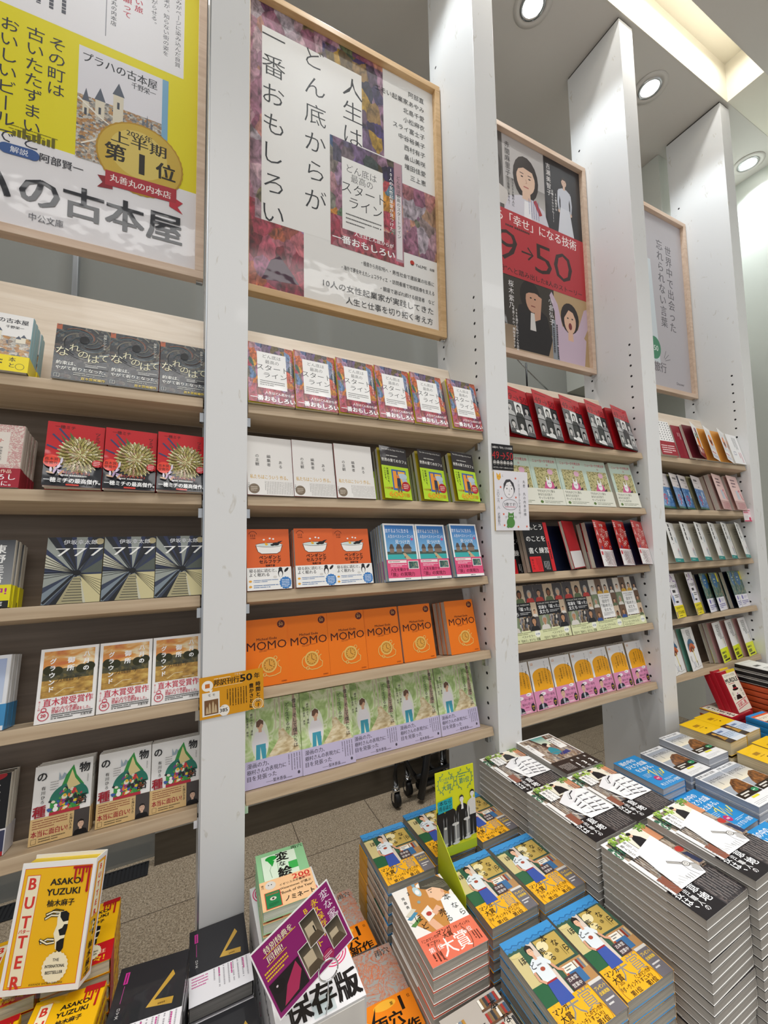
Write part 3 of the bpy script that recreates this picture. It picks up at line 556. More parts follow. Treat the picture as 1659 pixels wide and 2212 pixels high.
@book('momo', 'paperback_book', 'book', 'orange paperback with gold pocket watch drawing', .117, .173, .024, '#f07a12', '#ee7a14', pages='#e4d6c6')
def _(a, b):
    a.E(.86, .9, .09, '#5a1c16'); a.T('50', .855, .9, .1, '#e8b46a', b=.0); a.L(.82, .935, .9, .95, 1, '#e0a060', th=.5)
    a.T('Michael Ende', .52, .695, .078, '#4a1c10', fit=.46, b=.012); a.T('MOMO', .52, .6, .26, '#43160c', fit=.9, b=.0); a.L(.34, .5, .68, .535, 2, '#8a3a14', th=.35)
    g = '#e6c66e'
    a.O(.56, .3, .155, .03, g); a.E(.56, .3, .135, '#e2a544', n=28); a.O(.56, .3, .12, .01, '#b9842c')
    for i in range(12): q = i*pi/6; a.E(.56+.105*cos(q), .3+.105*sin(q)*.68, .011, '#8a5a1c', n=6)
    a.S([(.56, .36), (.56, .3), (.62, .275)], .014, '#7a4a18'); a.O(.7, .395, .035, .014, g); a.O(.44, .26, .12, .016, g, ry=.14, a0=pi*.6, a1=pi*1.5)
    a.S([(.46, .16), (.55, .135), (.68, .14), (.8, .17), (.82, .24), (.76, .27), (.75, .33), (.8, .35)], .018, g); a.O(.45, .165, .035, .014, g); a.T('岩波書店', .88, .04, .032, '#7a2c10')
@book('walk', 'paperback_book', 'book', 'green paperback with boy on woodland path and lilac band', .151, .207, .016, '#b9cf93', '#b9cf93', 'print_film', band=(.31, '#c8bfdd'))
def _(a, b):
    a.M(0, .3, 1, 1, 'ink_forest'); 
    a.P([(.38, .3), (.98, .3), (.92, .42), (.78, .52), (.68, .62), (.6, .62), (.6, .5), (.5, .4)], '#ffffff', 'ink_path')
    a.P([(.83, .5), (.94, .5), (.93, .8), (.91, 1), (.87, 1), (.87, .8)], '#b39a86')
    for x, y0, y1, w in ((.55, .62, .98, .02), (.63, .6, 1, .03), (.7, .63, 1, .015), (.2, .68, .98, .015)): a.S([(x, y0), (x+.01, (y0+y1)/2), (x-.005, y1)], w, '#cfc7ae')
    a.E(.28, .53, .15, '#e6ecd8', ry=.34)
    a.P([(.2, .3), (.27, .3), (.28, .45), (.31, .3), (.37, .3), (.38, .5), (.21, .5)], '#3f9db5'); a.P([(.17, .36), (.14, .5), (.2, .63), (.34, .64), (.4, .56), (.41, .42), (.37, .42), (.37, .48), (.2, .48)], '#e9e6ea')
    a.R(.255, .62, .31, .67, '#d9ab8c'); a.E(.28, .7, .055, '#dcb090', ry=.065); a.P([(.215, .69), (.22, .75), (.28, .775), (.34, .75), (.34, .7), (.3, .72), (.26, .68)], '#6b4a34')
    a.V('僕は、そして僕たちは', .9, .95, .082, '#33332c', pitch=1.0); a.V('どう生きるか', .77, .92, .08, '#33332c', pitch=1.0); a.V('梨木香歩 原作', .07, .82, .042, '#4a4a3c'); a.V('樹村みのり 漫画', .14, .86, .042, '#4a4a3c')
    b.T('漫画の力、', .05, .255, .085, '#3c3546', al='l'); b.T('樹村さんの表現力に', .05, .185, .082, '#3c3546', al='l', fit=.66); b.T('目を見張った', .05, .115, .085, '#3c3546', al='l'); b.T('——梨木香歩', .36, .045, .066, '#3c3546', al='l', fit=.34)
    b.L(.74, .1, .98, .29, 5, '#6a6276', True, th=.3); b.E(.93, .06, .022, '#4a4456', ry=.026); b.L(.66, .022, .88, .04, 1, '#6a6276')
@book('fifty', 'magazine_book', 'book', 'red-topped large paperback with black and white portraits', .147, .203, .013, '#161617', '#b01e28', pages='#b11c27', opened=('#b3161f', 10), mat='print_film')
def _(a, b):
    a.R(0, .7, 1, 1, '#b51d28'); a.L(.12, .91, .86, .94, 1, '#3a0e12', th=.5); a.T('49→50', .5, .79, .26, '#4a1015', fit=.9, b=-.004); a.L(.05, .685, .95, .7, 1, '#d8d8d8', th=.5)
    for i, (x0, y0, x1, y1) in enumerate(((0, .38, .34, .68), (.36, .38, .68, .68), (.7, .38, 1, .68), (0, .02, .32, .36), (.34, .02, .66, .36), (.68, .02, 1, .36))):
        a.R(x0, y0, x1, y1, ('#5a5a5c', '#e4e4e2', '#3a3a3c', '#8a8a8a', '#1e1e20', '#a9a9a8')[i]); a.bust((x0+x1)/2, y0, .3, '#141415', '#c9c7c4', ('#b9b9b8', '#2c2c2e', '#8f8f90', '#4a4a4c', '#d8d8d6', '#6a6a6c')[i], i % 2 == 1)
    a.R(.2, .03, .34, .08, '#efefec')
@book('newyork', 'comic_book', 'comic', 'pale green wrapped comic with white rabbit on gold field', .148, .203, .018, '#c3d6c8', '#d9dcd4', 'print_film', band=(.33, '#e6e6d8'))
def _(a, b):
    a.T('ニューヨークで考え中', .52, .9, .1, '#d0707c', fit=.8, b=.02); a.T('⑤', .62, .82, .07, '#d0707c')
    a.M(.12, .33, .95, .76, 'ink_dandelion'); a.E(.68, .68, .1, '#d9a9c0', ry=.08)
    a.P([(.34, .33), (.74, .33), (.7, .46), (.56, .52), (.42, .46)], '#d0588e'); a.E(.55, .43, .09, '#f2f0f2', ry=.11); a.P([(.47, .48), (.48, .6), (.53, .5)], '#f2f0f2'); a.P([(.58, .5), (.62, .61), (.64, .48)], '#f2f0f2'); a.E(.52, .44, .015, '#333'); a.E(.58, .44, .015, '#333'); a.P([(.66, .33), (.82, .4), (.8, .33)], '#3a2a3c')
    b.T('今を丸かじりと散る', .06, .275, .08, '#4a4f3a', al='l', fit=.62); b.T('あなたは元気で', .06, .205, .08, '#4a4f3a', al='l', fit=.5); b.T('やっていますか?', .06, .135, .08, '#4a4f3a', al='l', fit=.54); b.E(.14, .06, .055, '#5c7a35', ry=.04); b.L(.24, .03, .9, .09, 2, '#8a8f7a')
@book('honto', 'paperback_book', 'book', 'black paperback with tall white lettering and red corner', .128, .188, .018, '#141416', '#c0161e', pages='#cfc3b2')
def _(a, b):
    a.T('ほんとう', .42, .9, .2, '#f0efec', fit=.78); a.T('のことを', .45, .66, .19, '#f0efec', fit=.74); a.T('書く練習', .48, .42, .19, '#f0efec', fit=.78)
    a.R(.06, .0, .5, .3, '#d81f26'); a.L(.28, .03, .48, .27, 6, '#5a0a10', True, th=.35); a.T('夏かる式', .15, .15, .08, '#3a0508', rot=-pi/2); a.L(.56, .03, .8, .2, 4, '#d8d8d8', True, th=.3); a.R(.86, 0, 1, 1, '#c91a22'); a.L(.88, .05, .98, .6, 1, '#2a0508', True, th=.4)
@book('navy', 'hardcover_book', 'book', 'plain navy hardcover with cream page edges', .128, .188, .03, '#141d38', '#141d38', pages='#d9d2c0', mat='print_matte')
def _(a, b): pass
@book('redwhite', 'hardcover_book', 'book', 'crimson hardcover with white lower band turned outward', .128, .192, .014, '#a80f1e', '#9d0f1c', pages='#d2c8ba', band=(.36, '#dcd9d8'))
def _(a, b): b.R(0, 0, 1, .02, '#a81e2a')
@book('five', 'hardcover_book', 'book', 'wrapped red novel with white carved figures and white band', .127, .19, .02, '#b5201f', '#b5201f', 'print_film', pages='#d9d6c6', band=(.36, '#eeecec'), opened=('#101830', 15))
def _(a, b):
    a.T('土門蘭', .55, .9, .1, '#e8dcd8'); a.T('五', .1, .9, .2, '#f1e4de'); a.T('人', .14, .72, .2, '#f1e4de'); a.T('の', .2, .55, .2, '#f1e4de'); a.L(.2, .36, .34, .44, 1, '#3a4a8a', th=.8)
    rr = random.Random(4)
    for i in range(26):
        x, y = rr.uniform(.35, .95), rr.uniform(.4, .8); a.S([(x+.08*cos(k*.7)*(1-.1*k), y+.06*sin(k*.7)*(1-.1*k)) for k in range(8)], .018, rr.choice(['#e3b7ae', '#f1d9d2', '#d98a80']))
    b.L(.2, .02, .95, .33, 9, '#8a4048', True, th=.4); b.E(.12, .28, .07, '#c8283a'); b.L(.3, .05, .7, .3, 4, '#3a3a3a', True, th=.3)
def _women(a, dark):
    a.M(0, .18, 1, 1, 'ink_people'); rr = random.Random(6 if dark else 9)
    cells = ((0, .68, .34, 1), (.34, .68, .68, 1), (.68, .68, 1, 1), (.8, .42, 1, .68), (.0, .18, .36, .44), (.64, .18, 1, .42)) if dark else ((0, .7, .26, 1), (.26, .7, .52, 1), (.52, .7, .78, 1), (.78, .7, 1, 1), (0, .44, .26, .7), (0, .18, .26, .44), (.78, .44, 1, .7), (.78, .18, 1, .44))
    for i, (x0, y0, x1, y1) in enumerate(cells):
        a.R(x0+.006, y0, x1-.006, y1-.006, rr.choice(['#c9b49a', '#6b5240', '#8fa0b4', '#d8d2c8', '#4a4648', '#7d8a6a']))
        a.bust((x0+x1)/2, y0, (x1-x0)*.78, rr.choice(['#221a16', '#5a3a22', '#2c2320', '#a8a49e']), rr.choice(['#b98a66', '#8a5a3c', '#d9b294', '#c99a78']), rr.choice(['#2f4f8f', '#d9d4cc', '#b43a34', '#1e1e20', '#d0a23a', '#5a6a4a']), i % 3 != 0)
@book('wisdomblack', 'large_paperback_book', 'book', 'photo-collage large paperback with black title block', .151, .205, .014, '#2a2724', '#2a2724', band=(.2, '#dfe3b4'))
def _(a, b):
    _women(a, True); a.R(0, .44, .8, .68, '#17171a'); a.T('COLLECTIVE WISDOM', .4, .645, .055, '#d8d6d0', fit=.72); a.T('常識を「蹴った」', .42, .575, .1, '#fff', fit=.72); a.T('女たち', .22, .495, .11, '#fff'); a.L(.42, .47, .76, .52, 2, '#cfcfcf')
    b.L(.04, .13, .7, .18, 2, '#6a6f3e', th=.4); b.T('ベストセラー', .55, .1, .07, '#3c4020'); b.T('『自分で「始めた」女たち』続編', .48, .035, .075, '#3c4020', fit=.86); b.E(.86, .13, .09, '#f3f4e6'); b.T('8万部', .86, .12, .05, '#6a7fa8', b=.02)
@book('wisdomwhite', 'large_paperback_book', 'book', 'photo-collage large paperback with white title block', .151, .205, .014, '#d9d5cf', '#d9d5cf', band=(.2, '#dfe3b4'))
def _(a, b):
    _women(a, False); a.R(.26, .22, .78, .7, '#f0efed'); a.T('IN THE COMPANY', .52, .655, .05, '#6a6a6a', fit=.4); a.T('OF WOMEN', .52, .615, .05, '#6a6a6a'); a.T('自分で', .52, .545, .1, '#333'); a.T('「始めた」', .52, .46, .1, '#333', fit=.42); a.T('女たち', .52, .375, .1, '#333'); a.L(.32, .26, .72, .33, 3, '#888')
    b.L(.04, .13, .8, .18, 2, '#6a6f3e', th=.4); b.T('『ニューヨークタイムズ』', .36, .085, .07, '#3c4020', fit=.66); b.T('ベストセラー!', .25, .035, .07, '#3c4020', fit=.4); b.E(.87, .1, .09, '#f3f4e6'); b.T('30万部', .87, .095, .05, '#6a7fa8', b=.02)
@book('gs', 'slim_paperback_book', 'book', 'white slim paperback with yellow arch and pink band', .106, .173, .012, '#f0efee', '#e9dfc9', pages='#cdb999', band=(.38, '#dd8fb6'))
def _(a, b):
    a.T('GS', .13, .93, .11, '#e08a1a', b=.01); a.P([(.08, .36), (.08, .68)]+[(.53-.45*cos(pi*i/12), .68+.14*sin(pi*i/12)) for i in range(13)]+[(.98, .36)], '#f4ab12')
    a.V('そして、', .74, .95, .07, '#333', b=-.005); a.V('還暦になると人生の', .86, .82, .068, '#3a2a0c', pitch=.98); a.V('六十代は神様から', .71, .82, .07, '#3a2a0c', pitch=.98); a.V('与えられた', .56, .76, .07, '#3a2a0c', pitch=.98); a.V('特別な時間', .42, .74, .075, '#3a2a0c', pitch=.98); a.V('林 真理子', .3, .6, .045, '#3a2a0c')
    b.R(0, .0, 1, .05, '#e9a5c4'); b.T('一分一秒を', .7, .27, .1, '#4a2038', fit=.5); b.T('味わい尽くす', .7, .18, .1, '#4a2038', fit=.52); b.L(.55, .1, .85, .14, 1, '#a83a70', th=.5)
    for x, y in ((.42, .31), (.8, .355)): b.E(x, y, .12, '#f6eef3', ry=.055); b.L(x-.07, y-.01, x+.07, y+.01, 1, '#7a4a60', th=.6)
    b.bust(.3, .02, .42, '#1d1a1e', '#dcb59a', '#1f2230', False); b.P([(.27, .02), (.33, .02), (.35, .12), (.25, .12)], '#b9bccb'); b.E(.9, .1, .09, '#1f1f2a', ry=.13); b.T('話題', .9, .115, .06, '#e8c23a'); b.T('作', .9, .07, .06, '#e8c23a'); b.T('GENTOSHA', .56, .04, .06, '#fff', fit=.42, b=.02)
@book('dots', 'paperback_book', 'book', 'white dotted paperback with maroon lower band', .128, .18, .012, '#f0efed', '#efeeec', band=(.4, '#9c1f2e'), sart='dots')
def _(a, b):
    for i in range(6):
        for j in range(8): a.E(.1+.16*i, .46+.07*j, .022, '#3b3f4a', n=8)
    b.L(.1, .05, .9, .3, 4, '#f3dada')
@book('maroon', 'paperback_book', 'book', 'plain maroon paperback with small white title', .127, .176, .022, '#8e2433', '#8e2433', pages='#dcd6cb')
def _(a, b):
    a.L(.26, .58, .48, .78, 2, '#d9b9ba', True, th=.35)
@book('fruit', 'paperback_book', 'book', 'white paperback with bright orange fruit and maroon foot', .128, .18, .012, '#f0eeec', '#e8e4e0', band=(.3, '#8a2230'), opened=('#6d1c29', 16))
def _(a, b):
    a.E(.5, .42, .26, '#e98a1e'); a.E(.62, .5, .12, '#d23a2a'); a.E(.3, .62, .12, '#3a7a58'); a.R(.5, .66, .74, .9, '#2c2c30'); a.E(.4, .8, .1, '#d98fb0'); a.P([(.5, .6), (.7, .7), (.8, .56)], '#3d6a32')
    b.E(.3, .2, .12, '#f3e6da'); b.L(.4, .12, .9, .26, 3, '#f3dada')
@book('burger', 'paperback_book', 'book', 'white paperback with round orange food picture', .128, .178, .017, '#f2f1f0', '#eeeae4', pages='#dedad0', opened=('#e3a24a', 14))
def _(a, b):
    a.L(.15, .74, .8, .9, 4, '#b9bcc2', th=.25); a.E(.5, .6, .24, '#e06a2c'); a.E(.5, .56, .2, '#5a2c1c', ry=.1); a.E(.48, .66, .15, '#f29a4a', ry=.08); a.E(.55, .52, .09, '#3a2418', ry=.05); a.E(.8, .5, .03, '#222')
    a.L(.1, .3, .9, .42, 4, '#c3cbe0', th=.4); a.L(.1, .17, .9, .23, 1, '#d0506a', th=.6); a.L(.1, .04, .9, .14, 3, '#8fa6d0', th=.4)
@book('notes', 'paperback_book', 'book', 'white paperback with thin vertical title and blue box', .126, .172, .02, '#efefef', '#efeeec', pages='#e0dbd0')
def _(a, b):
    a.L(.44, .5, .8, .9, 3, '#6a6a72', True, th=.3); a.S([(.2, .3), (.4, .3), (.4, .4), (.2, .4)], .02, '#4a5a9a', True); a.L(.6, .06, .9, .4, 2, '#d99aa6', True)
@book('nine', 'paperback_book', 'book', 'denim blue paperback with red number and white top strip', .127, .175, .015, '#4670a8', '#3b5f8f', 'print_film', pages='#8f8a6a', opened=('#a0996e', 8))
def _(a, b):
    a.M(0, 0, 1, .64, 'ink_denimblue'); a.R(0, .6, 1, 1, '#dcd5d4'); a.L(.2, .82, .85, .9, 1, '#4a4a50', th=.8); a.L(.2, .76, .85, .79, 1, '#7a7a80'); a.L(.5, .64, .75, .7, 1, '#5a4a4a'); a.T('9', .34, .26, .62, '#cf3550', b=-.02); a.L(.6, .2, .8, .52, 1, '#d8e6f3', True, th=.6); a.R(0, 0, 1, .05, '#3a6a5a')
@book('tan', 'hardcover_book', 'book', 'plain tan hardcover beside pink copies', .147, .19, .026, '#b08a52', '#a9834d', pages='#9a9690', mat='print_matte')
def _(a, b): pass
@book('pink', 'paperback_book', 'book', 'pale pink paperback with grey lettering and red ribbon', .135, .192, .02, '#eac9c4', '#e4c0bb', pages='#d9cfc4', opened=('#caa8a0', 6))
def _(a, b):
    a.L(.25, .63, .68, .91, 3, '#8a6f76', th=.5); a.R(.42, .3, .68, .56, '#c3ccd6'); a.O(.75, .5, .1, .035, '#d23a64', a0=.4, a1=pi); a.S([(.8, .5), (.86, .36), (.95, .3)], .04, '#d23a64'); a.R(0, 0, 1, .25, '#c9a3a0'); a.L(.2, .03, .9, .2, 4, '#a84a5c', th=.35)
@book('therapy', 'paperback_book', 'book', 'greyish beige paperback whose white jacket flap stands open', .128, .188, .02, '#f0f0ee', '#eeeeec', pages='#d6d2c6', opened=('#c9c5b6', 15), band=(.09, '#1f8f8a'), sart='flyleaf')
def _(a, b):
    a.L(.28, .2, .44, .95, 1, '#26282c', True, th=.85); a.L(.66, .38, .8, .62, 1, '#8fb0bf', True, th=.6); a.L(.68, .2, .8, .34, 1, '#d9788a', True, th=.6); a.L(.6, .12, .9, .3, 3, '#7f9fb0', True)
    b.L(.2, .03, .8, .06, 1, '#d8efec')
@book('child', 'paperback_book', 'book', 'white paperback with violet house outline and yellow band', .127, .2, .018, '#f0eef0', '#8d8578', pages='#a79f8e', band=(.27, '#f0dd22'), opened=('#6f6a58', 14))
def _(a, b):
    a.S([(.1, .3), (.1, .82), (.36, .82), (.36, .9), (.5, .97), (.64, .9), (.64, .82), (.92, .82), (.92, .3)], .05, '#9a7ab0'); a.E(.5, .88, .1, '#d9c9e0', ry=.07); a.T('うちの子', .52, .7, .15, '#2d2a33', fit=.72, b=.02); a.L(.3, .55, .85, .63, 1, '#2d2a33', th=.8); a.L(.4, .44, .85, .52, 2, '#555'); a.L(.35, .32, .85, .38, 1, '#2d2a33', th=.7); a.R(.12, .88, .24, .95, '#6a5242'); a.E(.2, .42, .07, '#8fb0d8', ry=.14)
    b.T('子どものSOS', .55, .12, .13, '#3a3210', fit=.7, b=.02); b.L(.15, .19, .9, .24, 2, '#5a5220'); b.L(.3, .03, .8, .06, 1, '#5a5220'); b.R(.05, .02, .13, .14, '#8a5a9a')
@book('fern', 'paperback_book', 'book', 'teal leaf-painted paperback with white band', .127, .188, .016, '#3c6f74', '#efe14a', pages='#cfc9ba', band=(.34, '#ebe9f0'), opened=('#1a1d2c', 9))
def _(a, b):
    a.M(0, .34, 1, 1, 'ink_teal'); a.E(.5, .78, .3, '#3f6f9a', ry=.28); a.L(.4, .7, .6, .86, 2, '#d8e2c0', th=.4); a.R(.84, .74, 1, .98, '#eadf3c'); a.T('ス', .1, .9, .14, '#f2f0e0'); a.T('グ', .14, .76, .14, '#2a4a3a')
    b.E(.32, .26, .09, '#6a62b0', ry=.09); b.L(.12, .05, .9, .18, 3, '#5a55a0', th=.5); b.L(.5, .22, .92, .3, 3, '#8a88b0', th=.35)
@book('umbrella', 'paperback_book', 'book', 'white paperback with round orange and blue parasol figure', .126, .189, .017, '#efefee', '#e8e8e6', pages='#cfcac0', opened=('#6fa898', 10))
def _(a, b):
    a.L(.36, .66, .72, .95, 3, '#44474c', True, th=.4)
    a.E(.5, .53, .34, '#3f6f93', ry=.3, a0=.3, a1=pi+.3); a.E(.52, .46, .3, '#c9622f', ry=.25, a0=.2, a1=pi+.2); a.E(.5, .48, .18, '#7f3a24', ry=.1); a.E(.27, .6, .09, '#5a5a60', ry=.05)
    a.P([(.5, .48), (.56, .48), (.62, .16), (.56, .16)], '#e6d88a'); a.R(.62, .08, .66, .2, '#3a3a40'); a.S([(.32, .2), (.32, .1), (.4, .08), (.46, .2)], .02, '#6a7fa8'); a.L(.12, .2, .26, .34, 3, '#777', True, th=.3); a.S([(.18, .05), (.4, .08), (.6, .045), (.9, .07)], .01, '#8a8a80')
@book('lemon', 'paperback_book', 'book', 'white paperback with lemon yellow band and thin figures', .126, .19, .017, '#f0efee', '#ecebe8', pages='#cfcabb', band=(.34, '#e6ef1f'), opened=('#c79a9a', 10))
def _(a, b):
    a.L(.3, .56, .74, .93, 3, '#3f4146', True, th=.4)
    a.S([(.66, .42), (.7, .56), (.8, .5), (.86, .36)], .018, '#d9c63a'); a.S([(.84, .36), (.88, .5), (.86, .56)], .03, '#3a3a44'); a.E(.86, .58, .03, '#4a3a34')
    b.L(.12, .2, .88, .27, 1, '#3a3f10', th=.7); b.L(.15, .09, .85, .18, 1, '#3a3f10', th=.9); b.R(.2, .03, .84, .07, '#3a3a20')
# ---- table books
def cow(a, cx, cy, k, col='#161616', cream='#f4eccb'):
    # a dappled cow walking, standing on its head: drawn with the back to the right
    Y = a.w/a.h
    q = lambda pts: [(cx+x*k, cy+y*k*Y) for x, y in pts]
    a.P(q([(-.1, .5), (.2, .52), (.3, .45), (.3, .1), (.25, -.15), (.27, -.35), (.2, -.45), (.05, -.36), (.02, -.2), (-.06, 0), (0, .2), (-.02, .38)]), cream)
    a.P(q([(.05, .5), (.2, .52), (.3, .45), (.3, .28), (.16, .26), (.06, .38)]), col); a.P(q([(.3, .2), (.3, .1), (.27, -.05), (.12, -.06), (.06, .08), (.16, .12), (.2, .2)]), col); a.P(q([(.26, -.12), (.27, -.35), (.2, -.45), (.08, -.38), (.06, -.2), (.16, -.14)]), col)
    a.P(q([(.2, -.42), (.24, -.5), (.2, -.62), (.1, -.72), (.04, -.7), (.08, -.56), (.06, -.42)]), col); a.E(cx+.08*k, cy-.68*k*Y, .05*k, cream, ry=.06*k); a.P(q([(.2, -.5), (.36, -.52), (.26, -.58)]), col)
    for (x0, y0, x1, y1, x2, y2) in ((0, .42, -.2, .44, -.38, .36), (.02, .5, -.16, .52, -.36, .46), (-.02, -.14, -.2, -.12, -.4, -.2), (0, -.2, -.2, -.22, -.42, -.12)):
        a.S(q([(x0, y0), (x1, y1), (x2, y2)]), .07*k, col); a.S(q([(x0, y0), (x1, y1), (x2*.95, y2)]), .035*k, cream)
    a.S(q([(.14, .53), (-.1, .58), (-.2, .54)]), .025*k, col)
def butter_art(a, big):
    if big: a.R(0, 0, 1, 1, '#f2f0ec'); a.R(.045, .045, .955, .955, '#d8452e'); a.R(.052, .05, .948, .95, '#f3bb16')
    else: a.R(0, 0, 1, 1, '#f2b90f')
    a.R(.09, .06, .27, .9 if big else .94, '#d8452e'); a.R(.096, .065, .264, .895 if big else .935, '#f5eccb')
    for i, ch in enumerate('BUTTER'): a.T(ch, .18, .835-.148*i if big else .86-.148*i, .19, '#d8392e', b=.03)
    a.T('バター', .18, .465, .05, '#d8392e', b=.02)
    a.T('ASAKO', .62, .835, .105, '#1b1b1b', fit=.4, b=.025); a.T('YUZUKI', .61, .755, .105, '#1b1b1b', fit=.44, b=.025); a.T('柚木麻子', .6, .665, .085, '#1b1b1b', fit=.36, b=.02)
    cow(a, .6, .43, .47)
    a.star(.66, .18, .17, '#f5eccb', teeth=22, inner=.93); a.T('THE', .66, .235, .045, '#1b1b1b', b=.02); a.T('INTERNATIONAL', .66, .19, .045, '#1b1b1b', fit=.25, b=.02); a.T('BESTSELLER', .66, .145, .045, '#1b1b1b', fit=.22, b=.02)
    a.R(.7, .93, .95 if big else 1, .95 if big else 1, '#b3141d')
    for x, l, w in ((.74, .1, .025), (.79, .06, .02), (.84, .12, .028), (.885, .05, .02), (.925, .2, .03)):
        a.R(x-w/2, .95-l, x+w/2, .95, '#b3141d'); a.E(x, .95-l, w*.62, '#b3141d', ry=w*.8, n=10)
    a.T('KAWADE SHOBO SHINSHA', .58, .07, .03, '#3a2a10', fit=.42)
@book('butter', 'paperback_book', 'book', 'yellow cow-covered paperback with red dripping corner', .105, .151, .022, '#f2b90f', '#f2b90f', pages='#e2d3b4', band=(.3, '#c4161f'))
def _(a, b):
    butter_art(a, False); b.T('女王の', .3, .24, .09, '#f3d8b4', fit=.3); b.T('全世界が大熱狂', .5, .16, .09, '#f3d8b4', fit=.8); b.T('反響続々!', .6, .07, .14, '#f2c51e', fit=.6, b=.02)
@book('vee', 'paperback_book', 'book', 'black paperback with bent gold ruler and white band', .117, .169, .026, '#1e1e22', '#1b1b1f', 'print_film', pages='#8d8a86', band=(.36, '#eceaee'))
def _(a, b):
    a.R(0, .36, 1, 1, '#26262a'); a.P([(.5, .47), (.86, .43), (.87, .5), (.6, .525), (.84, .74), (.8, .8)], '#ffffff', 'gold_foil'); a.L(.66, .455, .84, .49, 1, '#7a5a18', th=.5)
    a.R(.09, .8, .15, .93, '#c2318f'); a.S([(.12, .92), (.12, .81)], .012, '#26262a'); a.S([(.12, .78), (.12, .6)], .008, '#b0408a'); a.V('ロマ文', .12, .56, .05, '#d8d6d4')
    b.L(.36, .1, .98, .35, 8, '#a9a6ac', True, th=.3, seed=4); b.L(.04, .2, .3, .34, 4, '#c23a8a', th=.4); b.L(.38, .2, .98, .34, 3, '#c23a8a', True, th=.12)
@book('hen', 'paperback_book', 'book', 'green paperback with inked face and peach band', .112, .164, .018, '#8fc492', '#5f9a64', pages='#cfd6c2', band=(.47, '#f2c493'))
def _(a, b):
    a.R(.1, .46, .8, .93, '#d9ead4'); a.S([(.1, .46), (.1, .93), (.8, .93)], .006, '#4a7a50'); a.E(.3, .86, .12, '#1fa03c', ry=.07); a.P([(.2, .86), (.36, .8), (.3, .7)], '#1fa03c'); a.S([(.3, .76), (.24, .64), (.26, .5)], .008, '#5a8a60'); a.S([(.42, .8), (.4, .6), (.44, .5)], .008, '#5a8a60'); a.R(.62, .56, .8, .7, '#3fae52')
    a.T('雨穴', .86, .955, .1, '#1c2a1c', fit=.24, b=.01); a.T('変', .52, .84, .27, '#141614', b=.03); a.T('な', .5, .70, .15, '#141614', b=.02); a.T('絵', .52, .545, .28, '#141614', b=.03)
    b.T('200', .8, .41, .17, '#cf2f2a', fit=.34, b=.02); b.T('万部突破', .86, .345, .06, '#cf2f2a', b=.02); b.E(.2, .38, .1, '#d9d4cc', ry=.1); b.E(.165, .39, .012, '#333'); b.E(.22, .39, .012, '#333'); b.V('雨穴', .05, .42, .05, '#4a3a2a')
    b.T('イギリス大手書店', .36, .335, .06, '#2f241a', al='l', fit=.5); b.T('Waterstones が選ぶ', .36, .27, .07, '#2f241a', al='l', fit=.6, b=.01); b.T("'Book of the Year'", .36, .2, .085, '#2f241a', al='l', fit=.62, b=.012); b.T('ノミネート', .42, .09, .13, '#2f241a', al='l', fit=.55, b=.02)
    b.R(.07, .02, .35, .27, '#1f7f4a'); b.S([(.07, .02), (.35, .02), (.35, .27), (.07, .27)], .016, '#c9302a', True); b.T('STRANGE', .21, .235, .045, '#d23a2e', fit=.22); b.E(.21, .16, .06, '#d8d2c0', ry=.04); b.E(.21, .16, .022, '#2a2a2a'); b.L(.12, .05, .3, .1, 3, '#14512e')
@book('strangemap', 'paperback_book', 'book', 'silver grey paperback with orange line map and bright orange band', .118, .174, .022, '#a7a6a4', '#9c9b99', pages='#c9c2b6', band=(.4, '#f58a1a'))
def _(a, b):
    a.M(0, .4, 1, 1, 'ink_lines'); a.T('雨穴', .8, .92, .14, '#2a2826', fit=.28)
    rr = random.Random(12)
    for i in range(9):
        x, y = rr.uniform(.2, .8), rr.uniform(.5, .85); a.S([(x+.12*cos(k*.6+i)*(1-.05*k), y+.08*sin(k*.8+i)) for k in range(10)], .008, '#e0733f')
    b.E(.5, .34, .2, '#f9b83a', ry=.07); b.T('1', .78, .3, .3, '#1c120a', b=.04); b.T('第', .62, .33, .06, '#1c120a'); b.T('位', .93, .33, .06, '#1c120a'); b.T('雨穴', .48, .17, .24, '#1c120a', fit=.5, b=.03); b.T('最新作', .6, .045, .2, '#1c120a', fit=.7, b=.03)
    b.P([(.0, .0), (.1, .12), (.06, .2), (.2, .22), (.34, .36), (.22, .14), (.2, 0)], '#16161a'); b.E(.12, .2, .07, '#eceae4', ry=.08)
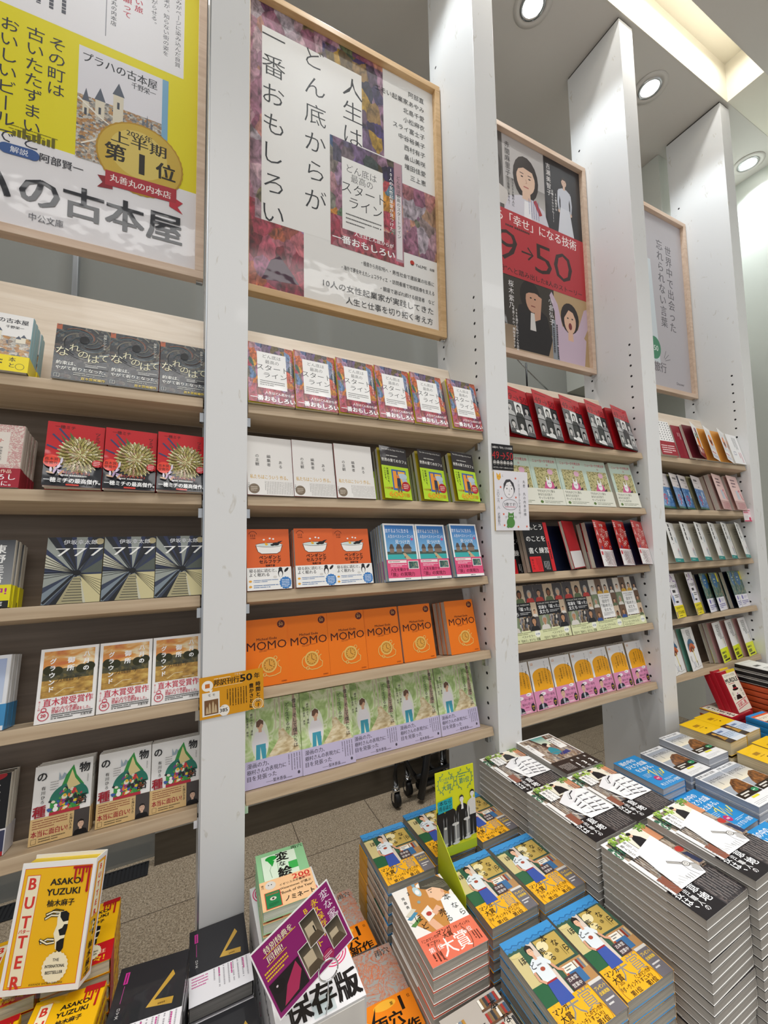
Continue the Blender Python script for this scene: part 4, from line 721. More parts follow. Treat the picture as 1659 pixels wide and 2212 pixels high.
def shopman(a, cx, y0, k):
    a.P([(cx-.13*k, y0), (cx+.3*k, y0), (cx+.26*k, y0+.34*k), (cx-.06*k, y0+.36*k)], '#3d56a5'); a.P([(cx-.07*k, y0+.34*k), (cx+.26*k, y0+.34*k), (cx+.25*k, y0+.38*k), (cx-.07*k, y0+.38*k)], '#9c2f38')
    a.P([(cx-.1*k, y0+.37*k), (cx+.28*k, y0+.37*k), (cx+.3*k, y0+.62*k), (cx+.38*k, y0+.56*k), (cx+.43*k, y0+.62*k), (cx+.28*k, y0+.76*k), (cx+.02*k, y0+.78*k), (cx-.16*k, y0+.7*k), (cx-.21*k, y0+.56*k), (cx-.11*k, y0+.58*k)], '#dfe6ea')
    a.S([(cx-.16*k, y0+.58*k), (cx-.17*k, y0+.44*k), (cx-.06*k, y0+.36*k)], .07*k, '#d7a184'); a.S([(cx+.38*k, y0+.58*k), (cx+.45*k, y0+.46*k), (cx+.58*k, y0+.4*k)], .07*k, '#d7a184')
    a.P([(cx+.08*k, y0+.74*k), (cx+.16*k, y0+.74*k), (cx+.16*k, y0+.82*k), (cx+.08*k, y0+.82*k)], '#dca88a'); a.E(cx+.11*k, y0+.89*k, .085*k, '#e4b595', ry=.105*k)
    a.P([(cx+.0*k, y0+.9*k), (cx+.02*k, y0+.99*k), (cx+.12*k, y0+1.03*k), (cx+.22*k, y0+.98*k), (cx+.22*k, y0+.88*k), (cx+.17*k, y0+.95*k), (cx+.06*k, y0+.95*k)], '#26211f')
    for q in (-.03, .04): a.E(cx+.11*k+q*k, y0+.9*k, .009*k, '#26211f', n=6)
    a.E(cx+.1*k, y0+.57*k, .07*k, '#a8503c', ry=.05*k); a.T('BANKI', cx+.1*k, y0+.655*k, .05*k, '#3a3a3c', b=.02)
@book('honthree', 'comic_book', 'comic', 'blue-awning comic with yellow award band', .128, .182, .019, '#3f8fc9', '#d8cdbd', 'print_film', pages='#b9b3a6', band=(.31, '#f6b321'))
def _(a, b):
    a.R(0, .3, 1, .92, '#3b5c48'); a.R(0, .5, .2, .84, '#cfc088'); a.R(.34, .3, .5, .88, '#d9c9bb'); a.R(.2, .3, .36, .84, '#2f5a43'); a.R(0, .3, .3, .5, '#2c6240')
    a.R(0, .88, 1, 1, '#3f93d0'); a.S([(i/24, .915+.012*sin(i*1.9)) for i in range(25)], .02, '#2d6fa8')
    for i in range(13): a.E(i/12, .885, .045, '#3f86bd', ry=.03, n=10)
    a.E(.1, .82, .08, '#d8c98a', ry=.03)
    a.R(.47, .56, .96, .875, '#3c5550'); a.R(.49, .575, .945, .86, '#c0a456'); a.E(.58, .78, .1, '#e9dcae', ry=.08); a.E(.56, .68, .08, '#e6d6a0', ry=.05)
    a.R(.58, .3, 1, .55, '#b68a58'); 
    for i in range(9): a.R(.6+.044*i, .43, .635+.044*i, .53, ('#a8432e', '#d8d0c0', '#3f5f8a', '#c79a4a', '#5a3a2a', '#d6cfc4', '#8a2f26', '#6a7a8a', '#c9b48a')[i])
    a.R(.64, .33, .86, .46, '#3f6f9f'); a.R(.6, .46, .8, .53, '#eee8dc'); a.L(.63, .47, .77, .52, 2, '#3a3a3a')
    shopman(a, .28, .27, .58)
    a.R(.52, .31, .74, .44, '#4b3b40'); a.T('古本堂', .63, .405, .06, '#ece6e0'); a.T('営業中', .63, .345, .06, '#ece6e0')
    for t, x, y, s in (('本', .68, .84, .13), ('な', .8, .755, .12), ('ら', .9, .665, .12), ('売', .52, .73, .12), ('る', .6, .645, .11), ('ほ', .15, .745, .12), ('ど', .24, .66, .11)): a.T(t, x, y, s, '#14161a', b=.0)
    a.T('③', .74, .68, .07, '#1c1c1c'); a.S([(.83, .7), (.83, .6)], .004, '#2a2a2a'); a.S([(.87, .7), (.87, .6)], .004, '#2a2a2a')
    b.T('大賞', .48, .215, .27, '#8b8a86', fit=.5, b=.0); b.T('マンガ', .16, .25, .09, '#231d14', b=.02); b.T('大賞', .16, .18, .1, '#231d14', b=.02); b.T('2026', .16, .135, .045, '#231d14')
    b.arc_laurel(.17, .19, .15, '#d9a93a', -1); b.T('『ダ・ヴィンチ』', .24, .085, .07, '#231d14', fit=.34, b=.01); b.T('第1位', .25, .028, .07, '#231d14', fit=.2, b=.015); b.T('「このマンガが', .56, .115, .06, '#231d14', fit=.3, b=.01); b.T('すごい!」', .55, .075, .06, '#231d14', fit=.22, b=.01); b.T('第1位', .58, .025, .075, '#231d14', fit=.2, b=.015)
    b.O(.24, .06, .19, .01, '#c08e2e', a0=2.3, a1=4.0); b.O(.58, .06, .17, .01, '#c08e2e', a0=-.8, a1=.8)
    b.R(.76, .0, 1, .31, '#6e6a70'); b.T('プレゼント', .88, .235, .055, '#f0c93a', fit=.2, b=.02); b.T('企画実施', .88, .185, .05, '#f0c93a', fit=.18, b=.02); b.L(.8, .07, .96, .14, 2, '#e6e2e0'); b.R(.76, .28, 1, .31, '#d6d2cc')
@book('hontwo', 'comic_book', 'comic', 'white comic with profile of a reader and coral band', .128, .182, .019, '#efeae4', '#c9b8a0', 'print_film', pages='#b6afa4', band=(.34, '#e8765c'))
def _(a, b):
    a.P([(.1, .5), (.3, 1), (.95, 1), (1, .8), (.7, .34), (.28, .34)], '#c78a48'); a.E(.55, .95, .1, '#f6f2ec', ry=.05)
    a.P([(.5, .9), (.54, 1), (.9, 1), (1, .9), (1, .74), (.92, .72), (.84, .8), (.72, .86), (.6, .86)], '#4a463e'); a.P([(.58, .86), (.72, .86), (.84, .8), (.86, .7), (.76, .64), (.66, .66), (.62, .72), (.56, .745), (.57, .79)], '#eec3a2')
    for i in range(6): a.S([(.55+.06*i, .92), (.72+.05*i, .88), (.9+.02*i, .8)], .008, '#8a8474')
    a.E(.84, .76, .03, '#e0a98a', ry=.04); a.E(.645, .8, .012, '#2a2422'); a.S([(.61, .835), (.69, .84)], .012, '#3a3028')
    a.P([(.72, .66), (.88, .7), (1, .64), (1, .34), (.62, .34)], '#f0f1f0'); a.P([(.28, .6), (.46, .66), (.5, .52), (.32, .46)], '#efe9e2'); a.E(.4, .555, .05, '#b5443a', ry=.04); a.P([(.46, .56), (.6, .62), (.66, .56), (.5, .5)], '#e6b393'); a.P([(.3, .46), (.42, .48), (.5, .34), (.36, .34)], '#e6b393')
    a.E(.42, .88, .06, '#b9d3dc', ry=.11, rot=.2); a.R(.39, .96, .45, 1, '#7fa6b8'); a.E(.42, .87, .04, '#f0f0f0', ry=.05); a.E(.35, .74, .03, '#8fa0a0', ry=.03)
    for i, c in enumerate(('#5a8a4a', '#e6e0d2', '#4f8fae', '#d8d0bc')): a.P([(.02, .5+.045*i), (.18, .56+.045*i), (.24, .53+.045*i), (.08, .47+.045*i)], c)
    a.T('2', .26, .9, .09, '#1c1c1c'); a.V('児島青', .13, .88, .06, '#1c1c1c', pitch=1.5)
    for t, x, y, s in (('本', .84, .66, .14), ('な', .88, .52, .13), ('ら', .93, .41, .13), ('売', .62, .5, .14), ('る', .66, .4, .13), ('ほ', .2, .55, .14), ('ど', .24, .44, .13)): a.T(t, x, y, s, '#141414', b=0)
    b.T('大賞', .52, .13, .3, '#f6f0ec', fit=.5, b=.01); b.T('マンガ', .46, .3, .09, '#3a1f18', b=.02); b.T('大賞', .48, .245, .09, '#3a1f18', b=.02); b.T('「このマンガが', .2, .28, .06, '#3a1f18', fit=.3); b.T('すごい!」', .2, .23, .06, '#3a1f18', fit=.22); b.T('第1位', .2, .16, .09, '#f6f0ec', fit=.24); b.T('『ダ・ヴィンチ』', .78, .28, .06, '#3a1f18', fit=.28); b.T('第1位', .78, .2, .09, '#f6f0ec', fit=.22); b.L(.08, .02, .26, .12, 3, '#5a2a20', True); b.L(.84, .05, .97, .16, 3, '#5a2a20', True); b.O(.5, .14, .3, .012, '#8a4a3a', a0=2.6, a1=3.8); b.O(.5, .14, .3, .012, '#8a4a3a', a0=-.7, a1=.6)
@book('honone', 'comic_book', 'comic', 'grey comic with rows of bookshelves on its cover', .128, .182, .019, '#b7aea4', '#8a7f72', 'print_film', pages='#b6afa4', band=(.3, '#5f8f6a'))
def _(a, b):
    rr = random.Random(21)
    for j in range(5):
        a.R(.62, .34+.13*j, 1, .36+.13*j, '#6a4a34')
        for i in range(8): a.R(.63+.046*i, .36+.13*j, .67+.046*i, .45+.13*j, rr.choice(['#a83a32', '#d8cfc0', '#4a5f7a', '#8a6a44', '#ece6da', '#3a3a3c']))
    for i in range(6): a.R(.03+.05*i, .74, .07+.05*i, .9, rr.choice(['#d8cfc0', '#7a8a9a', '#b8863a', '#ece6da']))
    for t, x, y, s in (('本', .82, .87, .15), ('な', .88, .72, .15), ('ら', .9, .58, .14), ('売', .5, .74, .15), ('る', .55, .6, .15), ('ほ', .2, .62, .15), ('ど', .26, .48, .14)): a.T(t, x, y, s, '#161616', b=0)
def kanda_base(a):
    a.R(0, 0, 1, 1, '#ecebe8'); a.M(.06, .26, 1, .97, 'ink_street')
    a.leaves(.12, .84, .16, 60, ['#3d6b55', '#4f7f62', '#6c9a78', '#2f5a48'], .03, 3); a.leaves(.24, .93, .13, 45, ['#8fb24a', '#a9c45a', '#6f9a3e'], .03, 5); a.S([(.12, .97), (.11, .8), (.14, .68)], .02, '#3a3a34'); a.S([(.11, .84), (.2, .9)], .012, '#3a3a34')
    a.R(.42, .74, 1, .97, '#e9e2cf'); a.R(.86, .74, 1, .97, '#c98a64'); a.leaves(.45, .95, .1, 24, ['#8fb24a', '#a9c45a'], .03, 6); a.leaves(.9, .96, .12, 30, ['#6f9a3e', '#8fb24a', '#557f36'], .03, 7)
    a.P([(.47, .76), (.72, .76), (.68, .86), (.6, .92), (.52, .88)], '#1e1d20'); a.E(.565, .925, .04, '#e6bb9c'); a.E(.56, .945, .045, '#1d1a1c', ry=.03)
    a.R(.16, .7, .4, .9, '#f1efec'); a.V('神田ごくら町', .33, .9, .06, '#201e1e', pitch=.95); a.V('職人ばなし', .23, .88, .06, '#201e1e', pitch=.95); a.R(.02, .26, .1, .7, '#e9e7e4'); a.V('坂上暁仁', .06, .44, .045, '#2a2a2a'); a.R(.06, .26, .2, .44, '#8a5442'); a.L(.12, .46, .3, .7, 4, '#a9a9a8', True, th=.3)
def kanda_band(b):
    b.M(0, 0, 1, .33, 'ink_blackscript'); b.R(0, 0, .48, .32, '#1d191b'); b.V('技は、', .08, .31, .13, '#fff', b=.014, pitch=.95); b.V('江戸職人の', .22, .31, .085, '#fff', b=.0, pitch=.9); b.V('意地', .37, .3, .15, '#fff', b=.014, pitch=1.05); b.L(.5, .03, .98, .3, 9, '#8f8a86', True, th=.25, seed=7)
@book('kandapaper', 'comic_book', 'comic', 'white street-scene comic with blank paper drawing and black band', .148, .21, .0165, '#ecebe8', '#d5d0c8', 'print_satin', pages='#b4afa8', band=(.33, '#262224'))
def _(a, b):
    kanda_base(a); a.P([(.3, .74), (.84, .82), (.86, .36), (.8, .27), (.2, .27), (.24, .5)], '#f4f3f3'); a.S([(.12, .6), (.2, .48), (.12, .42)], .006, '#8a8a8a')
    a.S([(.5, .52), (.72, .42), (.9, .34)], .046, '#55534f'); a.S([(.505, .517), (.72, .42), (.89, .344)], .03, '#b9b6b0'); a.S([(.52, .514), (.88, .35)], .006, '#6f6d69'); a.E(.72, .42, .062, '#55534f', ry=.045); a.E(.72, .42, .052, '#d9d7d3', ry=.036); a.O(.72, .42, .025, .006, '#6a6866', ry=.018); a.S([(.66, .46), (.64, .36), (.68, .28)], .009, '#66646a'); a.S([(.72, .37), (.74, .32), (.8, .29)], .009, '#66646a'); a.P([(.76, .4), (.86, .36), (.8, .3), (.72, .34)], '#b5b3b0'); a.L(.46, .28, .62, .34, 3, '#6a6a6a', True, th=.2)
    for i in range(7): a.S([(.1+.06*i, .33+.02*(i % 3)), (.15+.06*i, .3)], .005, '#8a8a88')
    a.M(.84, .34, 1, .6, 'ink_street'); a.E(.93, .56, .08, '#b3382f', ry=.05); a.P([(.88, .52), (.98, .5), (1, .36), (.9, .36)], '#2f3550')
    kanda_band(b)
@book('kandabone', 'comic_book', 'comic', 'street-scene comic with grey carved hand drawing and black band', .148, .21, .0165, '#ecebe8', '#d5d0c8', 'print_satin', pages='#b4afa8', band=(.33, '#262224'))
def _(a, b):
    kanda_base(a); a.P([(.26, .64), (.6, .76), (.86, .74), (.7, .6), (.5, .55), (.3, .54)], '#e9e8ea'); a.P([(.3, .54), (.5, .56), (.86, .74), (1, .7), (1, .27), (.4, .27)], '#f0f0f0')
    for i, (x0, y0, x1, y1, x2, y2) in enumerate(((.5, .56, .7, .62, .98, .62), (.46, .5, .7, .54, .99, .52), (.46, .45, .68, .46, .98, .44), (.44, .4, .66, .4, .95, .37), (.44, .36, .64, .34, .9, .3))):
        a.S([(x0, y0), (x1, y1), (x2, y2)], .04, '#3d3c40'); a.S([(x0, y0+.006), (x1, y1+.008), (x2, y2+.006)], .022, '#d9d9dc')
        for k in (.35, .7): a.E(x0+(x2-x0)*k, y0+(y2-y0)*k+.01, .03, '#efeff0', ry=.024); a.S([(x0+(x2-x0)*k+.03, y0+(y2-y0)*k-.02), (x0+(x2-x0)*k+.03, y0+(y2-y0)*k+.03)], .008, '#2c2b2f')
    a.S([(.52, .62), (.6, .7), (.74, .74)], .05, '#3a393d'); a.S([(.52, .63), (.6, .71), (.74, .75)], .03, '#dededf'); a.E(.5, .38, .08, '#efeff0', ry=.05); a.L(.8, .74, .96, .84, 3, '#9a9a9c', True, th=.3)
    a.S([(.22, .43), (.42, .3)], .012, '#f3f3f3'); kanda_band(b)
@book('kandafirst', 'comic_book', 'comic', 'street-scene comic with seated figure in teal kimono', .148, .21, .0165, '#ecebe8', '#d5d0c8', 'print_satin', pages='#b4afa8', band=(.3, '#2a2320'))
def _(a, b):
    a.M(.05, .29, .97, .97, 'ink_street'); a.G(.36, .72, .72, .97, '#e6ead2', '#4f9a98'); a.P([(.3, .97), (.36, .97), (.5, .62), (.42, .62)], '#5a4038'); a.P([(.72, .97), (.8, .97), (.7, .6), (.66, .64)], '#6a4a3e')
    a.P([(.34, .5), (.4, .62), (.52, .66), (.62, .56), (.6, .46), (.42, .44)], '#2a8a98'); a.P([(.5, .45), (.78, .5), (.8, .42), (.5, .4)], '#333a78'); a.E(.53, .7, .05, '#f0d9c4', ry=.06); a.E(.51, .755, .07, '#1b1a1e', ry=.045); a.E(.48, .72, .035, '#1b1a1e'); a.O(.42, .45, .16, .012, '#8a6a44', ry=.08); a.R(.7, .56, .92, .86, '#f0eeea'); a.V('神田ごくら', .84, .85, .06, '#201e1e', pitch=.95); a.V('職人ばなし', .75, .83, .06, '#201e1e', pitch=.95); a.R(.05, .5, .16, .85, '#efedea'); a.V('坂上暁仁', .1, .82, .05, '#2a2a2a')
    for x, t in ((.5, '1'), (.68, '3'), (.88, '3')): b.T(t, x, .12, .16, '#f3f1ee', b=.03); b.T('第', x, .23, .06, '#f3f1ee'); b.T('位', x, .035, .07, '#f3f1ee')
    b.L(.06, .05, .38, .2, 8, '#cfcac4', True, th=.3)
@book('quiet', 'paperback_book', 'book', 'bright blue paperback with yellow brush scribble', .122, .177, .02, '#2f8fd0', '#2a86c6', pages='#b9bcc6')
def _(a, b):
    a.T('頭の中の', .4, .88, .19, '#fff', fit=.62); a.T('ひとり会議', .5, .74, .19, '#fff', fit=.8); a.T('を止める。', .54, .59, .18, '#fff', fit=.68)
    a.S([(.42, .44), (.56, .54), (.5, .28), (.72, .5), (.64, .26), (.8, .42), (.76, .3), (.84, .34), (.95, .46)], .05, '#e9e07a'); a.S([(.44, .48), (.58, .5), (.54, .34)], .02, '#f2ecaa'); a.E(.4, .26, .11, '#c5336f', ry=.1); a.T('本番', .4, .26, .06, '#fff'); a.L(.14, .34, .4, .46, 4, '#d6ecf9', th=.3); a.T('考えすぎない習慣', .56, .09, .12, '#e9f5fb', fit=.8); a.L(.5, .15, .95, .2, 2, '#cfe8f6')
@book('hill', 'paperback_book', 'book', 'white paperback with brown hill at dusk and green sticker', .122, .178, .022, '#efeff0', '#b9bdc6', pages='#b4b8c2')
def _(a, b):
    a.T('世界100の法則', .42, .95, .09, '#55575c', fit=.8); a.R(.06, .3, .98, .9, '#a7adb5'); a.G(.06, .55, .98, .86, '#f3e9cf', '#9fa6b4'); a.P([(.16, .3), (.98, .3), (.98, .62), (.8, .66), (.55, .6), (.3, .46)], '#ffffff', 'ink_brown_hill'); a.R(.06, .22, .98, .36, '#2a2018')
    a.T('人生で大切なこと', .52, .78, .13, '#2c2c30', fit=.84); a.S([(.36, .72), (.36, .62)], .02, '#5a5a5a'); a.L(.2, .24, .6, .34, 2, '#f3efe6', th=.55); a.R(.34, .17, .66, .21, '#e9e03a'); a.E(.84, .3, .13, '#2f8a5a', ry=.07); a.L(.75, .28, .93, .32, 1, '#d8f0e0'); a.R(0, 0, 1, .15, '#f0f0f0'); a.L(.1, .03, .8, .11, 3, '#8a8c92', th=.25)
@book('yellowbrick', 'thick_paperback_book', 'book', 'thick yellow paperback with gold figurine band', .122, .177, .046, '#f3c312', '#f3c312', 'print_film', pages='#d9c9a4', band=(.46, '#3f342b'))
def _(a, b):
    a.L(.25, .72, .75, .82, 1, '#a8791a', th=.8); a.L(.3, .66, .7, .7, 1, '#b98a1c'); a.R(.47, .6, .55, .63, '#5a4210')
    b.R(.34, .0, 1, .16, '#dfe4ea'); b.R(0, 0, .36, .46, '#3b3028'); b.R(.36, .1, 1, .46, '#c9d6e6'); b.P([(.06, .12), (.2, .34), (.28, .3), (.32, .14)], '#b98a3a'); b.E(.2, .36, .07, '#d0a04a'); b.L(.42, .33, .92, .4, 1, '#4a6a9a', th=.8); b.L(.42, .14, .95, .3, 4, '#6a86b0', th=.35)
@book('murdle', 'puzzle_book', 'book', 'red-bordered cream puzzle book with hat and bow tie figure', .128, .178, .024, '#b3182a', '#b3182a', pages='#efe4d6', opened=None)
def _(a, b):
    a.R(.05, .02, .97, .93, '#f2ead8'); a.R(.4, .93, 1, 1, '#e9c92e'); a.T('ミステリーパズル', .5, .875, .09, '#2a2222', fit=.72); a.T('MURDLE', .51, .76, .2, '#161416', fit=.84, b=.03); a.L(.2, .665, .82, .69, 1, '#b3182a', th=.5)
    a.E(.5, .535, .2, '#161416', ry=.045); a.P([(.37, .54), (.63, .54), (.6, .64), (.4, .64)], '#161416'); a.R(.38, .55, .62, .575, '#b3182a'); a.P([(.4, .5), (.6, .5), (.56, .38), (.44, .38)], '#f6f0e4'); a.P([(.44, .46), (.5, .4), (.56, .46), (.5, .36)], '#3b8ac0'); a.P([(.3, .3), (.7, .3), (.62, .4), (.38, .4)], '#161416'); a.E(.5, .43, .025, '#d84a4a')
    a.S([(.12, .09), (.9, .16), (.9, .3), (.12, .23)], .02, '#d83a52', True); a.T('お試し版', .51, .195, .15, '#d83a52', fit=.62, b=.02, rot=.12)
    for x, y in ((.2, .45), (.82, .48), (.84, .38), (.2, .34)): a.O(x, y, .04, .012, '#3a3030')
@book('bluepuzzle', 'puzzle_book', 'book', 'light blue puzzle book with cream title panel', .128, .185, .021, '#2f93d6', '#2b8cd0', pages='#3f97d3')
def _(a, b):
    a.R(.05, .04, .98, .92, '#e8693a'); a.R(.1, .08, .96, .86, '#f1e7d2'); a.T('ミステリー', .5, .78, .12, '#2a2222', fit=.66); a.T('MURDLE', .5, .62, .2, '#161416', fit=.78, b=.03); a.P([(.3, .2), (.7, .2), (.6, .46), (.4, .46)], '#161416')
@book('blackwhite', 'puzzle_book', 'book', 'black-edged book with white framed cover', .128, .17, .021, '#e9e8e4', '#18181a', pages='#1b1b1d')
def _(a, b):
    a.R(.05, .05, .95, .95, '#efeeea'); a.S([(.1, .1), (.9, .1), (.9, .9), (.1, .9)], .012, '#1b1b1d', True); a.L(.2, .55, .8, .66, 1, '#1b1b1d', th=.9); a.L(.25, .3, .75, .45, 3, '#444')
@book('rust', 'puzzle_book', 'book', 'rust orange book with pale spine foot', .128, .17, .021, '#c5522a', '#c5522a', pages='#bd5430')
def _(a, b): a.R(.7, 0, 1, 1, '#e9e4de')

EDGE = dict(kandapaper='#a29e95', kandabone='#a29e95', kandafirst='#a29e95', honthree='#8d9496', hontwo='#b5aba0', honone='#a59e94', hill='#c3c6cc', quiet='#7fa4c4')
BOARD = dict(murdle=.0026, bluepuzzle=.0045, blackwhite=.004, navy=.0022, redwhite=.002, rust=.003)
LEFT = ('murdle', 'bluepuzzle', 'blackwhite', 'rust')
def build_meshes(key, seg=2):
    d = BK[key]
    if 'mesh' in d: return d['mesh']
    w, h, t = d['w'], d['h'], d['t']; pt = BOARD.get(key, .0004); ec = EDGE.get(key)
    a, b = Art(w, h), Art(w, h); d['fn'](a, b); m = {}
    slots = {d['mat']: 0}
    # jacket / cover: front panel, rounded spine on the right, back panel
    bm = bmesh.new(); cl = bm.loops.layers.float_color.new('Col')
    op = d['opened']
    def panel(y0, y1):
        fs = add_box(bm, 0, y0, 0, w, y1, h); paint_faces(fs, cl, d['base'])
        if ec: paint_faces([fs[i] for i in (0, 1, 3, 5)], cl, ec)
    if not op: panel(0, pt)
    panel(t-pt, t)
    prof = [(w-.001, 0), (w+.0006, t*.12), (w+.0012, t*.5), (w+.0006, t*.88), (w-.001, t)]
    if key in LEFT: prof = [(w-x, y) for x, y in prof]
    ring = [[bm.verts.new((x, y, z)) for z in (0, h)] for x, y in prof]
    sp = [bm.faces.new((p[0], q[0], q[1], p[1])) for p, q in zip(ring, ring[1:])]; paint_faces(sp, cl, d['spine'])
    bmesh.ops.recalc_face_normals(bm, faces=bm.faces[:])
    SP = Matrix(((0, 0, 1, w+.0013), (1, 0, 0, 0), (0, 1, 0, 0), (0, 0, 0, 1)))
    sa = Art(t, h)
    if d['band'] : sa.R(.02, 0, .98, d['band'][0], d['band'][1])
    if key == 'butter':
        for i, ch in enumerate('BUTTER'): sa.T(ch, .5, .93-.1*i, .5, '#c2302a', b=.03)
    elif key in ('kandapaper', 'kandabone', 'kandafirst', 'nare', 'seed', 'ground', 'honthree', 'hontwo'):
        sa.V({'k': '職人ばなし', 'n': 'なれのはて', 's': '物語の種', 'g': '八月の御所', 'h': '本なら売るほど'}[key[0]], .5, .9, .5, '#2a2a2a' if key not in ('nare',) else '#e6ddc0', pitch=1.0)
    elif d['sart'] == 'dots':
        for j in range(12): sa.E(.5, .45+.045*j, .14, '#3b3f4a', n=6)
    if sa.items: art_into(bm, sa, SP, slots, 0, cl, base=0, step=3e-5)
    if op:
        ov = Art(w, h); ov.R(.0, .0, .995, 1, op[0])
        if d['sart'] == 'flyleaf':
            ov.L(.54, .3, .7, .58, 1, '#5a584e', True, th=.7); ov.L(.35, .66, .8, .86, 3, '#8a887c', th=.3); ov.L(.6, .15, .7, .36, 1, '#8a887c', True)
        art_into(bm, ov, FRONT, slots, 0, cl, base=-.0006, step=3e-5)
    else: art_into(bm, a, FRONT, slots, 0, cl)
    m['cover'] = finish('cover', bm, slots)
    # block of pages
    bm = bmesh.new(); cl = bm.loops.layers.float_color.new('Col')
    paint_faces(add_box(bm, .0012, pt*2.2 if op else pt, .0012, w-.0012, t-pt, h-.0012), cl, d['pages']); bmesh.ops.recalc_face_normals(bm, faces=bm.faces[:])
    m['page_block'] = finish('page_block', bm, {'page_edges': 0})
    off = -.0007
    if d['band']:
        fr, bc = d['band']; bm = bmesh.new(); cl = bm.loops.layers.float_color.new('Col'); s2 = {d['mat']: 0}
        hb = h*fr
        if op: paint_faces(add_box(bm, 0, off, 0, w, off+.0003, hb), cl, bc)
        else:
            paint_faces(add_box(bm, -.0002, off, .0002, w+.0014, off+.0003, hb), cl, bc); paint_faces(add_box(bm, w+.0013, off, .0002, w+.0017, t+.0004, hb), cl, bc); paint_faces(add_box(bm, 0, t+.0002, .0002, w+.0014, t+.0005, hb), cl, bc)
        bmesh.ops.recalc_face_normals(bm, faces=bm.faces[:])
        art_into(bm, b, FRONT, s2, 0, cl, base=-off+2e-5); m['paper_band'] = finish('paper_band', bm, s2)
    if op:      # front cover as a panel hinged on the spine: local x runs from -w to 0
        bm = bmesh.new(); cl = bm.loops.layers.float_color.new('Col'); s3 = {d['mat']: 0}
        paint_faces(add_box(bm, 0, 0, 0, w, pt, h), cl, d['base']); bmesh.ops.recalc_face_normals(bm, faces=bm.faces[:])
        art_into(bm, a, FRONT, s3, 0, cl); me = finish('front_cover', bm, s3); me.transform(Matrix.Translation((-w, 0, 0))); m['front_cover'] = me
        if d['band']: m['paper_band'].transform(Matrix.Translation((-w, 0, 0)))
    d['mesh'] = m
    return m
def put_book(key, label, loc, rot, group=None, shut=False, k=1.0):
    d = BK[key]; m = build_meshes(key)
    r = thing(d['name'], label, d['cat'], loc, rot, group or d.get('group'))
    link('cover', m['cover'], r); link('page_block', m['page_block'], r)
    if d['opened']:
        fc = link('front_cover', m['front_cover'], r, (d['w'], 0, 0), (0, 0, radians(1.2 if shut else d['opened'][1]*k)))
        if d['band']: link('paper_band', m['paper_band'], fc)
    elif d['band']: link('paper_band', m['paper_band'], r)
    return r
# ------------------------------------------------------------------ the room
CEIL = EYE+2.513
bm = bmesh.new(); add_box(bm, -3.2, -4.6, -.05, 5.2, 1.9, 0); struct('floor', bm, 'granite_tile')
bm = bmesh.new(); add_box(bm, -3.2, -.014, CEIL, 5.2, 1.9, CEIL+.3); struct('ceiling', bm, 'ceiling_paint')                          # low ceiling over the shelves
bm = bmesh.new(); add_box(bm, -3.2, -4.6, CEIL, 5.2, -.183, CEIL+.3); struct('ceiling_front', bm, 'ceiling_paint')                    # over the shop floor
bm = bmesh.new(); add_box(bm, -3.2, -.30, CEIL+.3, 5.2, .1, CEIL+.34); add_box(bm, 2.755, -.183, CEIL+.002, 5.2, -.014, CEIL+.3)
add_box(bm, -3.2, -.183, CEIL+.236, 2.755, -.16, CEIL+.3); add_box(bm, -3.2, -.105, CEIL+.236, 2.755, -.014, CEIL+.3); struct('trim_1', bm, 'cove_paint')   # the lit slot between the two ceilings
bm = bmesh.new(); add_box(bm, -3.2, -.016, CEIL-.002, 2.755, -.0135, CEIL+.236); struct('trim_2', bm, 'cove_paint')
bm = bmesh.new(); add_box(bm, -3.2, 1.15, 0, 5.2, 1.2, CEIL); struct('wall_back', bm, 'glass_grey')
wb = bpy.data.objects['wall_back']
for x in (-.52, 4.28):
    bm = bmesh.new(); add_box(bm, x-.011, 1.115, 0, x+.011, 1.15, CEIL); obj('mullion', bm, 'aluminium', wb, bevel=.003)
bm = bmesh.new(); add_box(bm, -.147, 1.085, 0, 5.2, 1.112, .14); add_box(bm, -.147, 1.08, .14, 5.2, 1.114, .146, 1); struct('baseboard_back', bm, ['bronze_panel', 'aluminium'])
bm = bmesh.new(); add_box(bm, 3.49, -1.2, 0, 3.6, 1.15, CEIL); struct('wall_right', bm, 'wall_paint')
bm = bmesh.new(); add_box(bm, 2.722, .357, 2.6, 3.49, 1.15, 3.27); struct('wall_return', bm, 'wall_paint')
bm = bmesh.new(); add_box(bm, 2.718, .353, 3.28, 3.49, 1.15, CEIL-.002); struct('wall_return_upper', bm, 'wall_paint')
# floor grille by the window
g = thing('floor_grille', 'black slotted ventilation grille let into the floor by the grey glass wall', 'grille', (-.75, 1.04, 0))
bm = bmesh.new(); add_box(bm, -.8, .008, .0003, .58, .08, .0008, 1); add_box(bm, -.8, 0, .0005, .58, .008, .004); add_box(bm, -.8, .08, .0005, .58, .088, .004); obj('frame', bm, ['grille_black', 'hole_black'], g)
bm = bmesh.new()
for i in range(92): add_box(bm, -.795+.015*i, .008, .0012, -.7855+.015*i, .08, .0035)
obj('slat', bm, 'grille_black', g)
